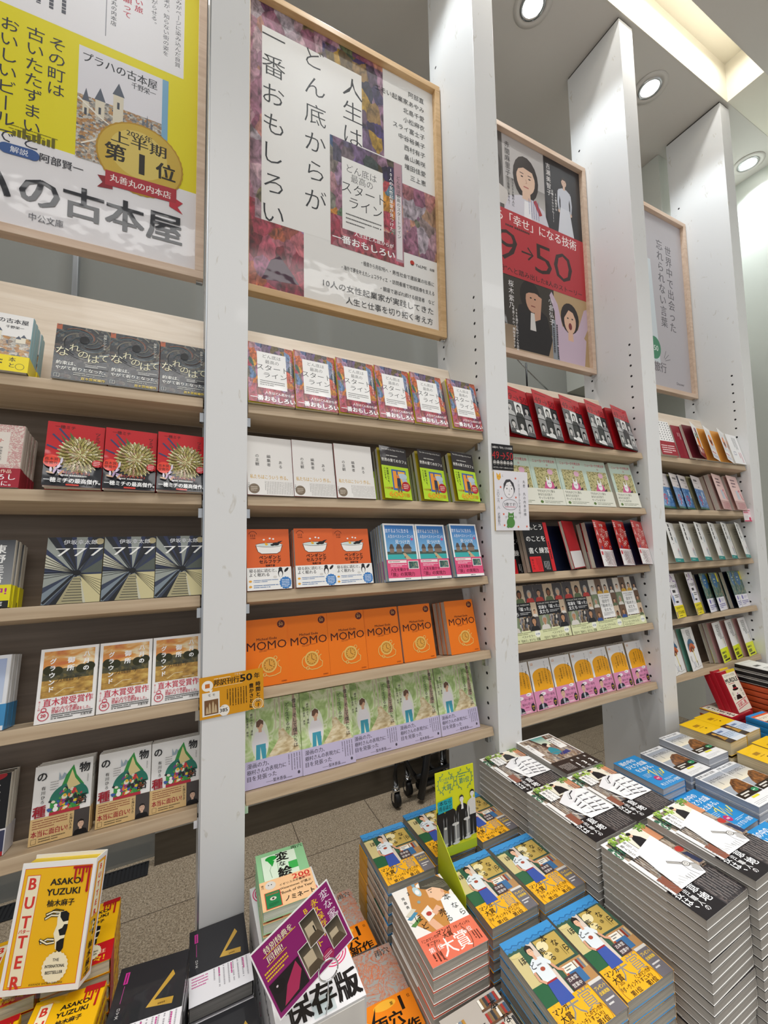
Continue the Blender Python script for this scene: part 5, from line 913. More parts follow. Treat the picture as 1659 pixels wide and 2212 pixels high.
# downlights
for i, (x, y, lab) in enumerate(((-.37, .14, 'round ceiling downlight hidden above the yellow poster'), (.52, .14, 'round ceiling downlight above the painted poster'), (1.393, .148, 'round recessed downlight above the red poster with portraits'), (2.262, .131, 'round recessed downlight above the grey poster'), (3.35, .135, 'bright round downlight beside the far end wall'))):
    t = thing('downlight', lab, 'ceiling light', (x, y, CEIL), group='downlights')
    bm = bmesh.new(); add_ring(bm, (0, 0), .058, .088, -.004, -.0005, 40); obj('trim_ring', bm, 'ceiling_paint', t)
    bm = bmesh.new(); add_ring(bm, (0, 0), .046, .058, -.006, -.0005, 40); obj('reflector', bm, 'chrome', t)
    bm = bmesh.new(); add_disc(bm, (0, 0, -.003), (0, 0, -1), .046, 32); obj('lamp', bm, 'lamp_lens', t)
    l = bpy.data.lights.new('downlight_beam', 'SPOT'); l.energy = 24 if i < 4 else 42; l.spot_size = radians(118); l.spot_blend = .5; l.shadow_soft_size = .045; l.color = (.88, .95, 1.0)
    o = bpy.data.objects.new('downlight_beam', l); COL.objects.link(o); o.location = (x, y, CEIL-.012)

# ------------------------------------------------------------------ uprights
PD = .295
def upright(x, label):
    t = thing('shelf_upright', label, 'shelf upright', (x, 0, 0), group='white shelf uprights')
    bm = bmesh.new(); add_box(bm, 0, 0, 0, .1, PD, CEIL-.012); me = mesh_of('panel', bm, ['white_paint', 'hole_black'], bevel=.0012)
    bm = bmesh.new(); bm.from_mesh(me)
    for s in (-1, 1):
        X = -.0002 if s < 0 else .1002
        for k in range(31):
            z = .812+.05*k
            for y in (.049, .249): add_disc(bm, (X, y, z), (s, 0, 0), .0052, 12, 1)
        add_disc(bm, (X, .248, 3.463), (s, 0, 0), .0055, 12, 1)
    bm.to_mesh(me); bm.free(); link('panel', me, t)
    bm = bmesh.new(); add_box(bm, .004, .004, CEIL-.012, .096, PD-.004, CEIL-.0005); obj('top_gap', bm, 'shadow_gap', t)
    return t
upright(-.9, 'white shelf upright at the near end, before the yellow poster')
u1 = upright(0, 'white shelf upright with orange card, between the yellow and painted posters')
bm = bmesh.new(); add_box(bm, -.0035, .002, .05, -.0004, .02, CEIL-.03); obj('edge_trim', bm, 'aluminium', u1)
upright(.9, 'white shelf upright carrying the signed drawing board, between painted and red posters')
upright(1.8, 'white shelf upright between the red portrait poster and the grey poster')
upright(2.7, 'last white shelf upright, beyond the grey poster by the end wall')

# ------------------------------------------------------------------ display shelves
ZS = {1: 1.796, 2: 1.547, 3: 1.296, 4: 1.047, 5: .795}
TILT = radians(13); T_ = .027; YF = .022
BAY = {1: (-.8, 0.0), 2: (.1, .9), 3: (1.0, 1.8), 4: (1.9, 2.7)}
BAYN = {1: 'yellow-poster bay', 2: 'painted-poster bay', 3: 'red-poster bay', 4: 'grey-poster bay'}
SHN = {1: 'top', 2: 'second', 3: 'third', 4: 'fourth', 5: 'bottom'}
for b, (xa, xb) in BAY.items():
    for s, z in ZS.items():
        t = thing('display_shelf', 'birch display shelf with raked back board, %s shelf of the %s' % (SHN[s], BAYN[b]), 'shelf', (xa, YF, z), group='raked birch display shelves')
        c, si = cos(TILT), sin(TILT); L_ = xb-xa; dp = .105
        q = lambda u, v: (u*c+v*si, -u*si+v*c)      # u back along the board, v up from its face
        bm = bmesh.new(); add_prism(bm, [q(0, 0), q(dp, 0), q(dp, -T_), q(0, -T_)], .004, L_-.006); me = mesh_of('shelf_board', bm, ['birch_edge'], bevel=.0015); link('shelf_board', me, t)
        hgt = .345 if s == 1 else .262; a = radians(16.5 if s == 1 else 14); y0, z0 = q(dp, 0)
        bm = bmesh.new(); add_prism(bm, [(y0-.002, z0-.024), (y0+.012, z0-.024), (y0+.012+hgt*sin(a), z0-.024+(hgt+.024)*cos(a)), (y0-.002+hgt*sin(a), z0-.024+(hgt+.024)*cos(a))], .002, L_-.002)
        obj('back_board', bm, 'birch' if s == 1 else 'board_shaded', t)
        for x in (.001, L_-.013):
            bm = bmesh.new(); add_box(bm, x, .018, -.058, x+.012, .034, -.034); add_tube(bm, [(x+.006, .027, -.04), (x+.006, .027, -.03)], .004, 8); obj('support_pin', bm, 'chrome', t)

# ------------------------------------------------------------------ rows of books standing on the shelves
def row(bay, s, key, cols, behind=2, where=None, group=None, y0=None):
    d = BK[key]; n = len(cols); G = group or (d['desc']+', '+SHN[s]+' shelf'); d['group'] = G
    for i, c_ in enumerate(cols):
        x, y = c_[0], c_[1]; yaw = radians(c_[2]) if len(c_) > 2 else 0; nb = c_[3] if len(c_) > 3 else behind
        lean = TILT
        z = ZS[s]-(y-YF)*tan(TILT)+.0012
        lab = '%s, %s front copy from near end' % (d['desc'], ORD[i]) if n > 1 else '%s, front copy' % d['desc']
        put_book(key, lab, (x, y, z), (-lean, 0, yaw), G)
        for k in range(nb):
            off = (k+1)*(d['t']+.0012)+(.004 if d['opened'] else 0)
            if y+off*cos(TILT)+d['t'] > .118: break
            lab = '%s, %s behind %s' % (d['desc'], ORD[k], ('%s front copy' % ORD[i]) if n > 1 else 'front copy')
            jx = random.uniform(-.0016, .0016)
            put_book(key, lab, (x+jx, y+off*cos(TILT), z-off*sin(TILT)), (-lean, 0, yaw*.4), G, shut=True)
row(1, 1, 'praha', [(-.463, .013, 1.5, 4)])
row(1, 1, 'nare', [(-.317, .019), (-.212, .019), (-.1055, .02)])
row(1, 2, 'cream', [(-.471, .02, .5, 4)])
row(1, 2, 'chrys', [(-.321, .008, 1.0), (-.214, .014), (-.106, .012)])
row(1, 3, 'higashi', [(-.479, .024, 1.5, 4)])
row(1, 3, 'seven', [(-.319, .025), (-.212, .024), (-.1056, .022)])
row(1, 4, 'sky', [(-.482, .039, 0, 4)])
row(1, 4, 'ground', [(-.323, .027), (-.215, .031), (-.1075, .031)])
row(1, 5, 'caps', [(-.476, .050, 0, 3)])
row(1, 5, 'seed', [(-.331, .055), (-.2135, .053), (-.1065, .052)])
row(2, 1, 'start', [(.1035, .014), (.2315, .014), (.3595, .012), (.4885, .014), (.618, .014), (.765, .014)])
row(2, 2, 'editor', [(.1035, .018), (.2275, .019), (.353, .018)], 3)
row(2, 2, 'cafe', [(.499, .020), (.637, .020), (.765, .014)], 3)
row(2, 3, 'bath', [(.105, .018), (.232, .012), (.3475, .017)])
row(2, 3, 'trip', [(.506, .010, 0, 4), (.6255, .018), (.755, .012)])
row(2, 4, 'momo', [(.1015, .039), (.219, .042), (.3367, .043), (.456, .047), (.578, .046), (.75, .040)], 2)
row(2, 5, 'walk', [(.1035, .039), (.2548, .036), (.4075, .054), (.5595, .054), (.7115, .051)], 2)
row(3, 1, 'fifty', [(1.0035, .020), (1.152, .018), (1.3005, .018), (1.449, .017), (1.617, .018)], 3)
row(3, 2, 'newyork', [(1.002, .022), (1.151, .022), (1.2995, .021), (1.449, .022), (1.618, .020)], 3)
row(3, 3, 'honto', [(1.003, .054, 0, 1), (1.087, .012, 0, 1)])
for i, (k, x, y) in enumerate((('navy', 1.262, .062), ('redwhite', 1.302, .0))):
    d = BK[k]; put_book(k, d['desc']+', between black and wrapped red books', (x, y, ZS[3]-(y-YF)*tan(TILT)+.001), (-TILT, 0, 0 if i == 0 else radians(22)), 'single books on the third shelf')
row(3, 3, 'five', [(1.432, .008), (1.553, .008), (1.671, .006)], 1)
row(3, 4, 'wisdomblack', [(1.0035, .033), (1.1575, .036), (1.312, .033)], 3)
row(3, 4, 'wisdomwhite', [(1.466, .034), (1.6195, .033)], 3)
row(3, 5, 'gs', [(1.016, .050), (1.1255, .048), (1.2345, .046), (1.3525, .050), (1.4605, .051), (1.569, .046), (1.694, .051)], 3)
row(4, 1, 'dots', [(1.935, .012), (1.965, .030), (1.995, .048), (2.025, .066)], 0)
row(4, 1, 'maroon', [(2.098, .022, 0, 1)])
row(4, 1, 'fruit', [(2.17, .008, 0, 0)])
row(4, 1, 'burger', [(2.302, .012), (2.432, .012), (2.52, .034)], 1)
row(4, 1, 'notes', [(2.572, .008, 3, 1)])
row(4, 2, 'nine', [(1.905, .02), (2.02, .019, 3), (2.108, .030, 2), (2.206, .023, 3)], 1)
BK['tan']['w'] = .12
put_book('tan', 'plain tan hardcover, standing open-faced between blue copies and pink copies', (2.268, .058, ZS[2]-(.058-YF)*tan(TILT)+.001), (-TILT, 0, 0), 'single books on the second shelf')
row(4, 2, 'pink', [(2.388, .010, 4), (2.535, .014)], 2)
row(4, 3, 'therapy', [(1.93, .018), (2.05, .018), (2.17, .018), (2.29, .018), (2.41, .018), (2.545, .018)], 2)
row(4, 4, 'child', [(1.93, .025), (2.085, .024, 2)], 1)
row(4, 4, 'fern', [(2.236, .032, 3), (2.33, .036, 3), (2.50, .034, 3), (2.572, .048)], 1)
row(4, 5, 'umbrella', [(1.93, .041), (2.068, .041)], 1)
row(4, 5, 'lemon', [(2.328, .038, 2), (2.455, .042, 2), (2.57, .038)], 1)

# ------------------------------------------------------------------ framed posters
def poster(bay, label, art, wood):
    x = BAY[bay][0]+.005; w, h, f, y = .79, 1.1, .024, .216
    t = thing('framed_poster', label, 'poster', (x, y, 2.235), group='framed posters above the shelves')
    bm = bmesh.new()
    for (x0, z0, x1, z1) in ((0, 0, w, f), (0, h-f, w, h)): add_box(bm, x0, 0, z0, x1, .036, z1)
    for x0 in (0, w-f): add_box(bm, x0, 0, f, x0+f, .036, h-f)
    me = mesh_of('frame', bm, [wood], bevel=.0015); link('frame', me, t)
    me = sheet_mesh('poster_print', w-2*f+.004, h-2*f+.004, .004, art, 'print_acrylic'); link('poster_print', me, t, (f-.002, .022, f-.002))
    bm = bmesh.new(); add_box(bm, .01, .027, .01, w-.01, .034, h-.01); obj('backing', bm, 'board_shaded', t)
    for xx in (.002, w-.02):
        bm = bmesh.new(); add_box(bm, xx, .012, -.008, xx+.018, .026, .0); obj('hanger_clip', bm, 'chrome', t)
    return t
PW, PH = .745, 1.06
A = Art(PW, PH); a = A
a.R(0, 0, 1, 1, '#e9dc20'); a.R(0, 0, 1, .25, '#efedf0'); a.P([(0, .6), (.943, .6), (.943, 1), (0, 1)], '#f1eff2')
a.V('時間の重みがページに染み込んだ良質', .92, .92, .023, '#3a3c46', b=.0); a.V('な「古書」の束が、知らない街の姿を', .875, .94, .023, '#3a3c46', b=.0); a.V('鮮やかに浮かび上がらせる。', .83, .95, .023, '#3a3c46', b=.0)
a.V('が巡りゆく果てしない旅', .775, 1.0, .031, '#c8354f', b=.015); a.V('永遠につづくことを願って', .735, .99, .031, '#c8354f', b=.015); a.S([(.665, .63), (.665, 1)], .003, '#9a9aa2'); a.V('丸善丸の内本店', .69, .78, .021, '#3a3c46', b=0)
a.V('して日々、実感する', .62, .99, .031, '#c8354f', b=.015); a.V('人や出会いがすべ', .575, .98, .031, '#c8354f', b=.015); a.L(.36, .64, .55, .98, 5, '#5a5c66', True, th=.34)
a.V('その町は', .517, .565, .058, '#34374a', b=.005); a.V('古いたたずまいと、', .452, .568, .058, '#34374a', b=.005); a.V('おいしいビールで', .378, .566, .058, '#34374a', b=.005); a.V('旅の本', .3, .56, .058, '#34374a', b=.005)
a.R(.583, .246, .866, .572, '#e6e4ea'); a.R(.866, .246, .888, .572, '#7fb0d0')
a.T('プラハの古本屋', .722, .543, .045, '#34363e', fit=.25); a.T('千野栄一', .80, .515, .03, '#44464e', fit=.085)
a.M(.583, .246, .866, .43, 'ink_town'); a.P([(.583, .3), (.866, .4), (.866, .43), (.583, .43)], '#8d8a86', 'ink_town')
for x, y0, y1, w in ((.655, .38, .45, .03), (.715, .36, .485, .034), (.61, .38, .435, .02)):
    a.R(x-w/2, y0, x+w/2, y1-.02, '#e0d7c2'); a.P([(x-w*.6, y1-.02), (x+w*.6, y1-.02), (x, y1+.018)], '#5d6472'); a.R(x-.004, y1-.06, x+.004, y1-.04, '#4a4f5a')
for x, h in ((.8, .43), (.815, .44), (.83, .425)): a.P([(x-.008, .38), (x+.008, .38), (x, h)], '#6d737e')
a.S([(.585, .42), (.66, .38), (.74, .35), (.66, .32), (.6, .29)], .006, '#efe9dc'); a.R(.77, .36, .866, .395, '#4d525c')
for i in range(9): a.R(.4+.014*i, .248, .41+.014*i, .262+.006*(i % 3), '#6a6420')
a.L(.39, .262, .53, .28, 2, '#5a5618', th=.2)
a.star(.797, .297, .152, '#b98f2a', teeth=40, inner=.985); a.E(.797, .297, .145, '#cfae46', n=40); a.E(.79, .31, .1, '#dcc468', n=30)
a.T('2026年', .79, .367, .03, '#2a2620', fit=.09); a.T('上半期', .79, .343, .055, '#2a2620', fit=.19, b=.015); a.T('第', .71, .295, .075, '#2a2620', b=.02); a.T('1', .80, .287, .12, '#2a2620', b=.03); a.T('位', .885, .285, .075, '#2a2620', b=.02)
a.P([(.655, .214), (.705, .22), (.705, .185), (.655, .18), (.672, .197)], '#8e2430'); a.P([(.95, .206), (.9, .22), (.9, .185), (.95, .172), (.93, .19)], '#c23040'); a.P([(.68, .236), (.925, .243), (.925, .2), (.68, .193)], '#b0303c'); a.T('丸善丸の内本店', .8, .218, .034, '#f5ece8', fit=.21, b=.015)
a.P([(.385, .196), (.46, .198), (.46, .226), (.385, .224)], '#3f5f9a'); a.E(.385, .21, .02, '#3f5f9a'); a.E(.46, .211, .02, '#3f5f9a'); a.T('解説', .422, .211, .026, '#e8eaf2', fit=.05); a.T('阿部賢一', .545, .213, .036, '#33353e', fit=.13)
for t_, x in (('プ', .06), ('ラ', .2), ('ハ', .345), ('の', .485), ('古', .616), ('本', .749), ('屋', .885)): a.T(t_, x, .117, .135, '#2b2d34', b=.02)
a.T('中公文庫', .507, .046, .032, '#55575f', fit=.1, b=0)
poster(1, 'framed yellow poster with gold medal and red ribbon, nearest of the four posters', A, 'frame_birch')

A = Art(PW, PH); a = A
a.R(0, 0, 1, 1, '#edece9')
a.M(0, 0, .07, 1, 'poster_ink_paint_pink'); a.M(0, 0, .03, .3, 'poster_ink_paint_red'); a.M(.0, .91, .685, 1, 'poster_ink_paint_pink'); a.M(.35, .91, .685, .975, 'poster_ink_paint_violet'); a.M(.559, .635, .685, .975, 'poster_ink_paint_violet'); a.M(0, 0, .252, .237, 'poster_ink_paint_red'); a.P([(.06, .04), (.1, .11), (.14, .13), (.2, .08), (.23, .05)], '#4a2c40')
a.M(.787, .286, 1, .559, 'poster_ink_paint_pink'); a.R(.058, .237, .561, .914, '#f1f0ed')
g = '#34383c'
for i, ch in enumerate('人生は'): a.T(ch, .51, .845-.093*i, .12, g, b=-.012)
for i, ch in enumerate('どん底からが'): a.T(ch, .312, .885-.104*i, .118, g, b=-.012)
for i, ch in enumerate('一番おもしろい'): a.T(ch, .112, .886-.103*i, .118, g, b=-.012)
a.M(.385, .226, .79, .63, 'poster_ink_paint'); a.M(.4, .54, .74, .63, 'poster_ink_paint_violet'); a.M(.385, .226, .79, .34, 'poster_ink_paint_red'); a.R(.446, .298, .674, .565, '#f0efec'); a.R(.742, .24, .788, .63, '#b9949f'); a.R(.748, .25, .782, .5, '#e9e4e6')
a.T('どん底は', .555, .53, .048, g, fit=.165, b=-.008); a.T('最高の', .555, .497, .048, g, fit=.12, b=-.008); a.T('スタート', .565, .456, .07, g, fit=.24, b=-.008); a.T('ライン', .575, .404, .07, g, fit=.18, b=-.008); a.L(.465, .318, .66, .365, 3, '#4a4a4a', th=.3)
a.V('10人の女性起業家が見つけた', .722, .6, .024, '#fff', b=.01); a.V('どん底は最高のスタートライン', .765, .58, .024, '#44464a', b=0)
a.T('人生はどん底からが', .62, .292, .026, '#fff', fit=.22, b=.01); a.T('一番おもしろい', .565, .258, .045, '#fff', fit=.34, b=.025)
for i, nm in enumerate(('阿部直', 'エモい起業家あやみ', '北島千愛', '小松麻衣', 'スライ富士子', '中谷裕美子', '西村有子', '畠山美咲', '増田佳愛', '三上恵')): a.T(nm, .94, .941-.0385*i, .034, '#2e3034', al='r', b=0)
a.E(.84, .253, .013, '#c0392b'); a.R(.833, .243, .847, .247, '#4a3020'); a.T('YoLME', .895, .249, .024, '#3a3a3c', fit=.07, b=.01); a.T('出版', .965, .249, .016, '#3a3a3c')
for tx, x, y, ft in (('・極貧から月収7桁へ', .545, .192, .15), ('・男性社会で建設業の社長に', .705, .192, .27), ('・海外で夢を叶えたショコラティエ', .44, .155, .25), ('・訪問看護で地域医療を支える', .705, .155, .27), ('・銀座で選ばれ続ける経営者　など', .65, .118, .325)): a.T(tx, x, y, .026, '#2e3034', al='l', fit=ft, b=0)
a.T('10人の女性起業家が実践してきた', .655, .082, .04, '#2e3034', fit=.62, b=0); a.T('人生と仕事を切り拓く考え方', .71, .04, .04, '#2e3034', fit=.5, b=0)
poster(2, 'framed white poster with paint-splash bands and large thin brush-style lettering', A, 'frame_oak')

A = Art(PW, PH); a = A
a.R(0, 0, 1, 1, '#3c3a3d'); a.R(.3, .64, .655, 1, '#b9b5b4'); a.G(.32, .64, .655, .8, '#d8d4d0', '#8f8b88'); a.R(.66, .64, 1, 1, '#2b2a2e'); a.R(0, .64, .3, 1, '#55514f'); a.bust(.2, .66, .3, '#2a2422', '#d9b199', '#cfc9c4')
a.bust(.49, .625, .36, '#2c2424', '#dfbda6', '#d3cfd8'); a.P([(.46, .63), (.53, .63), (.52, .72), (.47, .72)], '#efedf0'); a.S([(.56, .74), (.61, .68)], .03, '#b03a3a'); a.L(.5, .65, .6, .74, 5, '#5a64a0', True, th=.2)
a.standing(.84, .63, .21, '#3a322f', '#d8b8a4', '#c9ccd6', '#d3d5dd', '#8a8c94'); a.P([(.765, .64), (.915, .64), (.885, .77), (.795, .77)], '#d6d8e0')
a.V('吉瀬美智子', .695, .965, .044, '#efedec', b=.005); a.V('50歳過ぎは', .755, .83, .02, '#efedec'); a.V('女優じゃないかも——?', .725, .84, .02, '#efedec'); a.V('赤間麻里子', .34, .965, .044, '#4a474a', b=.005); a.V('もう我慢しません!', .34, .8, .02, '#3a383a'); a.V('やっと50歳の人に', .375, .8, .02, '#3a383a')
a.R(0, 0, .25, .34, '#4a6fb5'); a.R(.25, 0, .69, .34, '#3a352f'); a.G(.26, .0, .69, .12, '#a8937a', '#8a7660'); a.R(.69, 0, 1, .34, '#b89c74'); a.R(.66, 0, .72, .2, '#8a929a')
a.P([(.33, .02), (.62, .02), (.66, .1), (.62, .2), (.5, .25), (.38, .22)], '#1f1d1f'); a.E(.48, .272, .085, '#211c1a', ry=.105); a.E(.5, .258, .058, '#c99a80', ry=.08); a.P([(.42, .27), (.45, .315), (.52, .325), (.56, .29), (.52, .295), (.47, .29)], '#211c1a'); a.P([(.5, .16), (.56, .18), (.58, .28), (.54, .29)], '#c99a80'); a.P([(.47, .12), (.52, .12), (.51, .2), (.48, .2)], '#d8d4d0'); a.E(.485, .268, .008, '#1c1a1a', ry=.005); a.E(.52, .266, .008, '#1c1a1a', ry=.005); a.S([(.485, .232), (.52, .231)], .007, '#8a4a40')
a.P([(.72, .0), (.95, .0), (.98, .14), (.88, .19), (.76, .18), (.7, .1)], '#c9b4c6'); a.P([(.7, .1), (.76, .17), (.72, .28), (.67, .33), (.65, .31), (.69, .24)], '#c9b4c6'); a.P([(.95, .14), (.9, .18), (.97, .29), (1, .3), (1, .2)], '#c9b4c6'); a.E(.83, .228, .085, '#241d1c', ry=.105); a.P([(.805, .12), (.855, .12), (.85, .18), (.81, .18)], '#e0b79c'); a.E(.83, .215, .055, '#e0b79c', ry=.085); a.P([(.765, .215), (.785, .275), (.83, .295), (.875, .275), (.895, .215), (.86, .26), (.82, .268)], '#241d1c'); a.E(.83, .19, .016, '#7a2a2e', ry=.024); a.E(.81, .228, .008, '#2a2322', ry=.005); a.E(.852, .228, .008, '#2a2322', ry=.005)
a.V('桜木紫乃', .325, .32, .044, '#efedec', b=.005); a.V('60を過ぎた私がどんな恋愛小説', .36, .2, .02, '#efedec'); a.V('を書くのか、興味深々です', .335, .2, .02, '#efedec'); a.V('小倉弘子', .66, .3, .044, '#efedec', b=.005); a.L(.66, .02, .72, .18, 2, '#3a3a40', True)
a.R(0, .34, 1, .64, '#b8323b'); a.T('50歳から「幸せ」になる技術', .47, .603, .075, '#f7efec', fit=.92, b=.01); a.T('49', .2, .48, .29, '#33211f', fit=.38, b=-.012); a.T('→', .475, .475, .14, '#33211f', b=0); a.T('5', .61, .475, .29, '#33211f', fit=.15, b=-.012); a.T('0', .79, .475, .29, '#33211f', fit=.17, b=-.012); a.L(.3, .56, .6, .575, 1, '#4a2626', th=.6); a.T('新しい"自分"へと踏み出した8人のストーリー', .5, .366, .042, '#33211f', fit=.92, b=.01)
poster(3, 'framed poster with red middle band and portraits of women', A, 'frame_birch')

A = Art(PW, PH); a = A
a.R(0, 0, 1, 1, '#bdb9be'); a.V('世界中で出会った', .805, .845, .088, '#5c585e', b=.012, pitch=1.03); a.V('忘れられない言葉', .692, .86, .088, '#5c585e', b=.012, pitch=1.03)
a.P([(.1, .16), (.605, .14), (.56, .72), (.1, .72)], '#d4dde2'); a.E(.54, .22, .08, '#3f8a66', ry=.09); a.T('50', .56, .22, .06, '#e4efe8'); a.L(.2, .3, .5, .6, 5, '#9aa9b2'); a.E(.3, .5, .1, '#7fa08c', ry=.16)
a.T('旅行', .6, .118, .085, '#6a666c', fit=.15, b=.015); a.T('人生を変える', .3, .118, .085, '#6a666c', fit=.4, b=.015) if False else None
for q in (.3, .7, 1.1): a.S([(.64+.03*cos(q), .155+.02*sin(q)), (.64+.1*cos(q), .155+.07*sin(q))], .005, '#7a767c')
a.T('Discover', .85, .05, .03, '#4a474c', fit=.1, b=0)
poster(4, 'framed grey poster with two columns of bold lettering, farthest along the wall', A, 'frame_birch')

# ------------------------------------------------------------------ cards fixed to the shelves
def card(name, label, w, h, t, loc, rot, art, mat='print_satin', edge='#f0efec', cat='card'):
    me = sheet_mesh(name, w, h, t, art, mat, edge); return tag(link(name, me, None, loc, rot), label, cat)
a = Art(.148, .098)
a.R(0, 0, 1, 1, '#dd9a1c'); a.T('邦訳刊行', .41, .82, .105, '#1d1a14', fit=.4, b=.02); a.T('50', .72, .835, .16, '#1d1a14', fit=.19, b=.03); a.T('年', .895, .83, .1, '#1d1a14', b=.02); a.T('『モモ』', .6, .95, .04, '#f6ead0'); a.L(.22, .9, .6, .94, 1, '#f6ead0', th=.5)
a.S([(.22, .72), (.66, .72)], .006, '#f4e6c4'); a.E(.12, .78, .085, '#f7f3ea', ry=.085); a.P([(.14, .68), (.2, .68), (.17, .58)], '#f7f3ea'); a.R(.085, .73, .155, .83, '#d0742a')
a.R(.04, .06, .3, .62, '#f1ede4'); a.R(.07, .09, .28, .44, '#7a5638'); a.T('モ モ', .18, .55, .05, '#2a2620')
for x, h in ((.11, .3), (.15, .38), (.2, .41), (.24, .33)): a.P([(x-.02, .12), (x+.02, .12), (x+.012, h-.06), (x, h), (x-.012, h-.06)], '#c9b08a')
a.E(.37, .13, .08, '#f5f1e8', ry=.09); a.T('385', .36, .14, .08, '#1d1a14', fit=.12, b=.02); a.L(.3, .22, .4, .24, 1, '#3a3020')
a.V('時間とは?', .91, .68, .082, '#1d1a14', b=.025); a.V('豊かさとは?', .8, .66, .078, '#1d1a14', b=.025); a.L(.4, .2, .74, .62, 8, '#4a3410', True, th=.34); a.O(.9, .12, .085, .018, '#f1d9a4'); a.O(.9, .12, .06, .008, '#f1d9a4')
card('promotion_card', 'orange fiftieth-anniversary card stuck across the near white upright', .141, .096, .0015, (-.004, -.003, 1.004), (0, radians(-1.5), 0), a)
a = Art(.098, .092)
a.R(0, 0, 1, 1, '#18181a'); a.T('50歳から「幸せ」になる技術', .5, .87, .09, '#efedea', fit=.92, b=.01); a.T('49→50', .5, .58, .4, '#c8262c', fit=.96, b=-.008)
for i in range(6): a.E(.12+.153*i, .28, .066, '#b9b7b4', ry=.085); a.bust(.12+.153*i, .2, .11, '#1c1a1a', '#e0deda', '#55544f', i % 2 == 0)
a.T('50代で新しい"自分"へと踏み出した人たち', .5, .09, .06, '#e6e4e0', fit=.92, b=.005)
card('promotion_card', 'black square card with red numerals above the signed drawing board', .093, .088, .0015, (.912, -.003, 1.663), (0, 0, 0), a)
a = Art(.155, .21)
a.R(0, 0, 1, 1, '#e9e7ec')
for (x, y) in ((.63, .88), (.18, .72), (.2, .535), (.62, .555), (.24, .27), (.25, .085), (.66, .06), (.92, .065)): a.star(x, y, .035, '#e0562a')
a.P([(.08, .86), (.07, .96), (.13, .92), (.18, .965), (.2, .88), (.14, .83)], '#eeb23a'); a.E(.11, .89, .008, '#222'); a.E(.17, .89, .008, '#222'); a.S([(.23, .92), (.26, .925)], .006, '#555'); a.S([(.23, .9), (.265, .9)], .006, '#555')
a.E(.42, .69, .155, '#f1eef0', ry=.2); a.O(.42, .69, .15, .008, '#55545a', ry=.2); a.P([(.26, .66), (.27, .78), (.34, .85), (.46, .86), (.56, .8), (.6, .7), (.58, .62), (.55, .72), (.46, .82), (.36, .8), (.31, .74)], '#3a383c')
for x in (.36, .5): a.E(x, .7, .014, '#222', ry=.018); a.S([(x-.04, .75), (x+.03, .755)], .008, '#444')
a.S([(.42, .7), (.44, .65), (.42, .645)], .006, '#555'); a.S([(.4, .61), (.44, .605), (.42, .59), (.4, .61)], .008, '#555')
a.O(.44, .43, .22, .007, '#55545a', ry=.12); a.T('5巻です!', .44, .435, .085, '#3a383c', fit=.34, b=-.004); a.S([(.28+.02*i, .39+(.006 if i % 2 else 0)) for i in range(17)], .01, '#e0788a')
a.E(.44, .13, .12, '#4f8a3a', ry=.12); a.E(.45, .23, .09, '#4f8a3a', ry=.075); a.P([(.37, .26), (.38, .31), (.43, .28)], '#4f8a3a'); a.P([(.48, .28), (.53, .31), (.53, .25)], '#4f8a3a'); a.S([(.36, .1), (.33, .06), (.38, .05)], .04, '#4f8a3a')
for x in (.42, .48): a.E(x, .235, .02, '#f2f2ee', ry=.012); a.E(x, .235, .007, '#222')
for y in (.23, .21): a.S([(.28, y), (.34, y+.005)], .005, '#555'); a.S([(.56, y+.005), (.62, y)], .005, '#555')
a.V('丸善 丸の内本店様', .88, .86, .08, '#45444a', b=-.006, pitch=1.18); a.V('『ニューヨークで考え中』', .72, .85, .072, '#45444a', b=-.006, pitch=1.0); a.V('二〇二六.八 近藤聡乃', .1, .68, .074, '#45444a', b=-.006, pitch=1.0)
card('signed_drawing_board', 'white signed drawing board with face, cats and orange stars taped on upright', .152, .205, .004, (.916, -.0055, 1.451), (0, 0, 0), a, 'print_film', '#d9b04a', 'drawing board')
a = Art(.075, .07)
a.R(0, 0, 1, 1, '#f2d3da'); a.L(.05, .62, .95, .92, 2, '#d23a64', th=.6); a.R(.05, .1, .95, .52, '#f3ecee'); a.L(.1, .14, .6, .48, 4, '#8a7a80', th=.25); a.E(.8, .2, .14, '#d23a64'); a.R(0, 0, 1, .09, '#d23a64')
card('promotion_card', 'small pink card clipped to the second shelf edge, beside pink paperbacks', .072, .066, .0015, (2.625, .012, 1.492), (radians(-6), 0, 0), a)

# ------------------------------------------------------------------ folded trolley behind the shelves
t = thing('folding_trolley', 'black folding trolley on casters standing behind the painted-poster bay', 'trolley', (1.0, .95, 0))
for i, (x, y) in enumerate(((-.005, .0), (.1, .06), (.34, .04), (.36, .1))):
    bm = bmesh.new(); add_tube(bm, [(x-.014, y, .038), (x+.014, y, .038)], .036, 20); w = obj('caster', bm, 'rubber', t)
    bm = bmesh.new(); add_box(bm, x-.019, y-.012, .03, x-.016, y+.012, .085); add_box(bm, x+.016, y-.012, .03, x+.019, y+.012, .085); add_box(bm, x-.019, y-.014, .083, x+.019, y+.014, .09); add_tube(bm, [(x, y, .088), (x, y, .112)], .015, 12); obj('caster_fork', bm, 'chrome', w)
def bar(name, pts, r=.0125):
    bm = bmesh.new(); add_tube(bm, pts, r, 12); return obj(name, bm, 'black_metal', t)
bar('leg', [(-.005, 0, .1), (-.01, 0, .16), (.0, 0, .22), (.05, 0, .262), (.12, 0, .275), (.34, .04, .275), (.34, .04, .1)])
bar('leg', [(.1, .06, .1), (.09, .06, .17), (.1, .06, .235), (.15, .06, .27), (.36, .1, .28), (.36, .1, .1)])
bar('upright', [(.13, -.03, .02), (.17, -.02, .16), (.22, 0, .36), (.26, .02, .62)], .02)
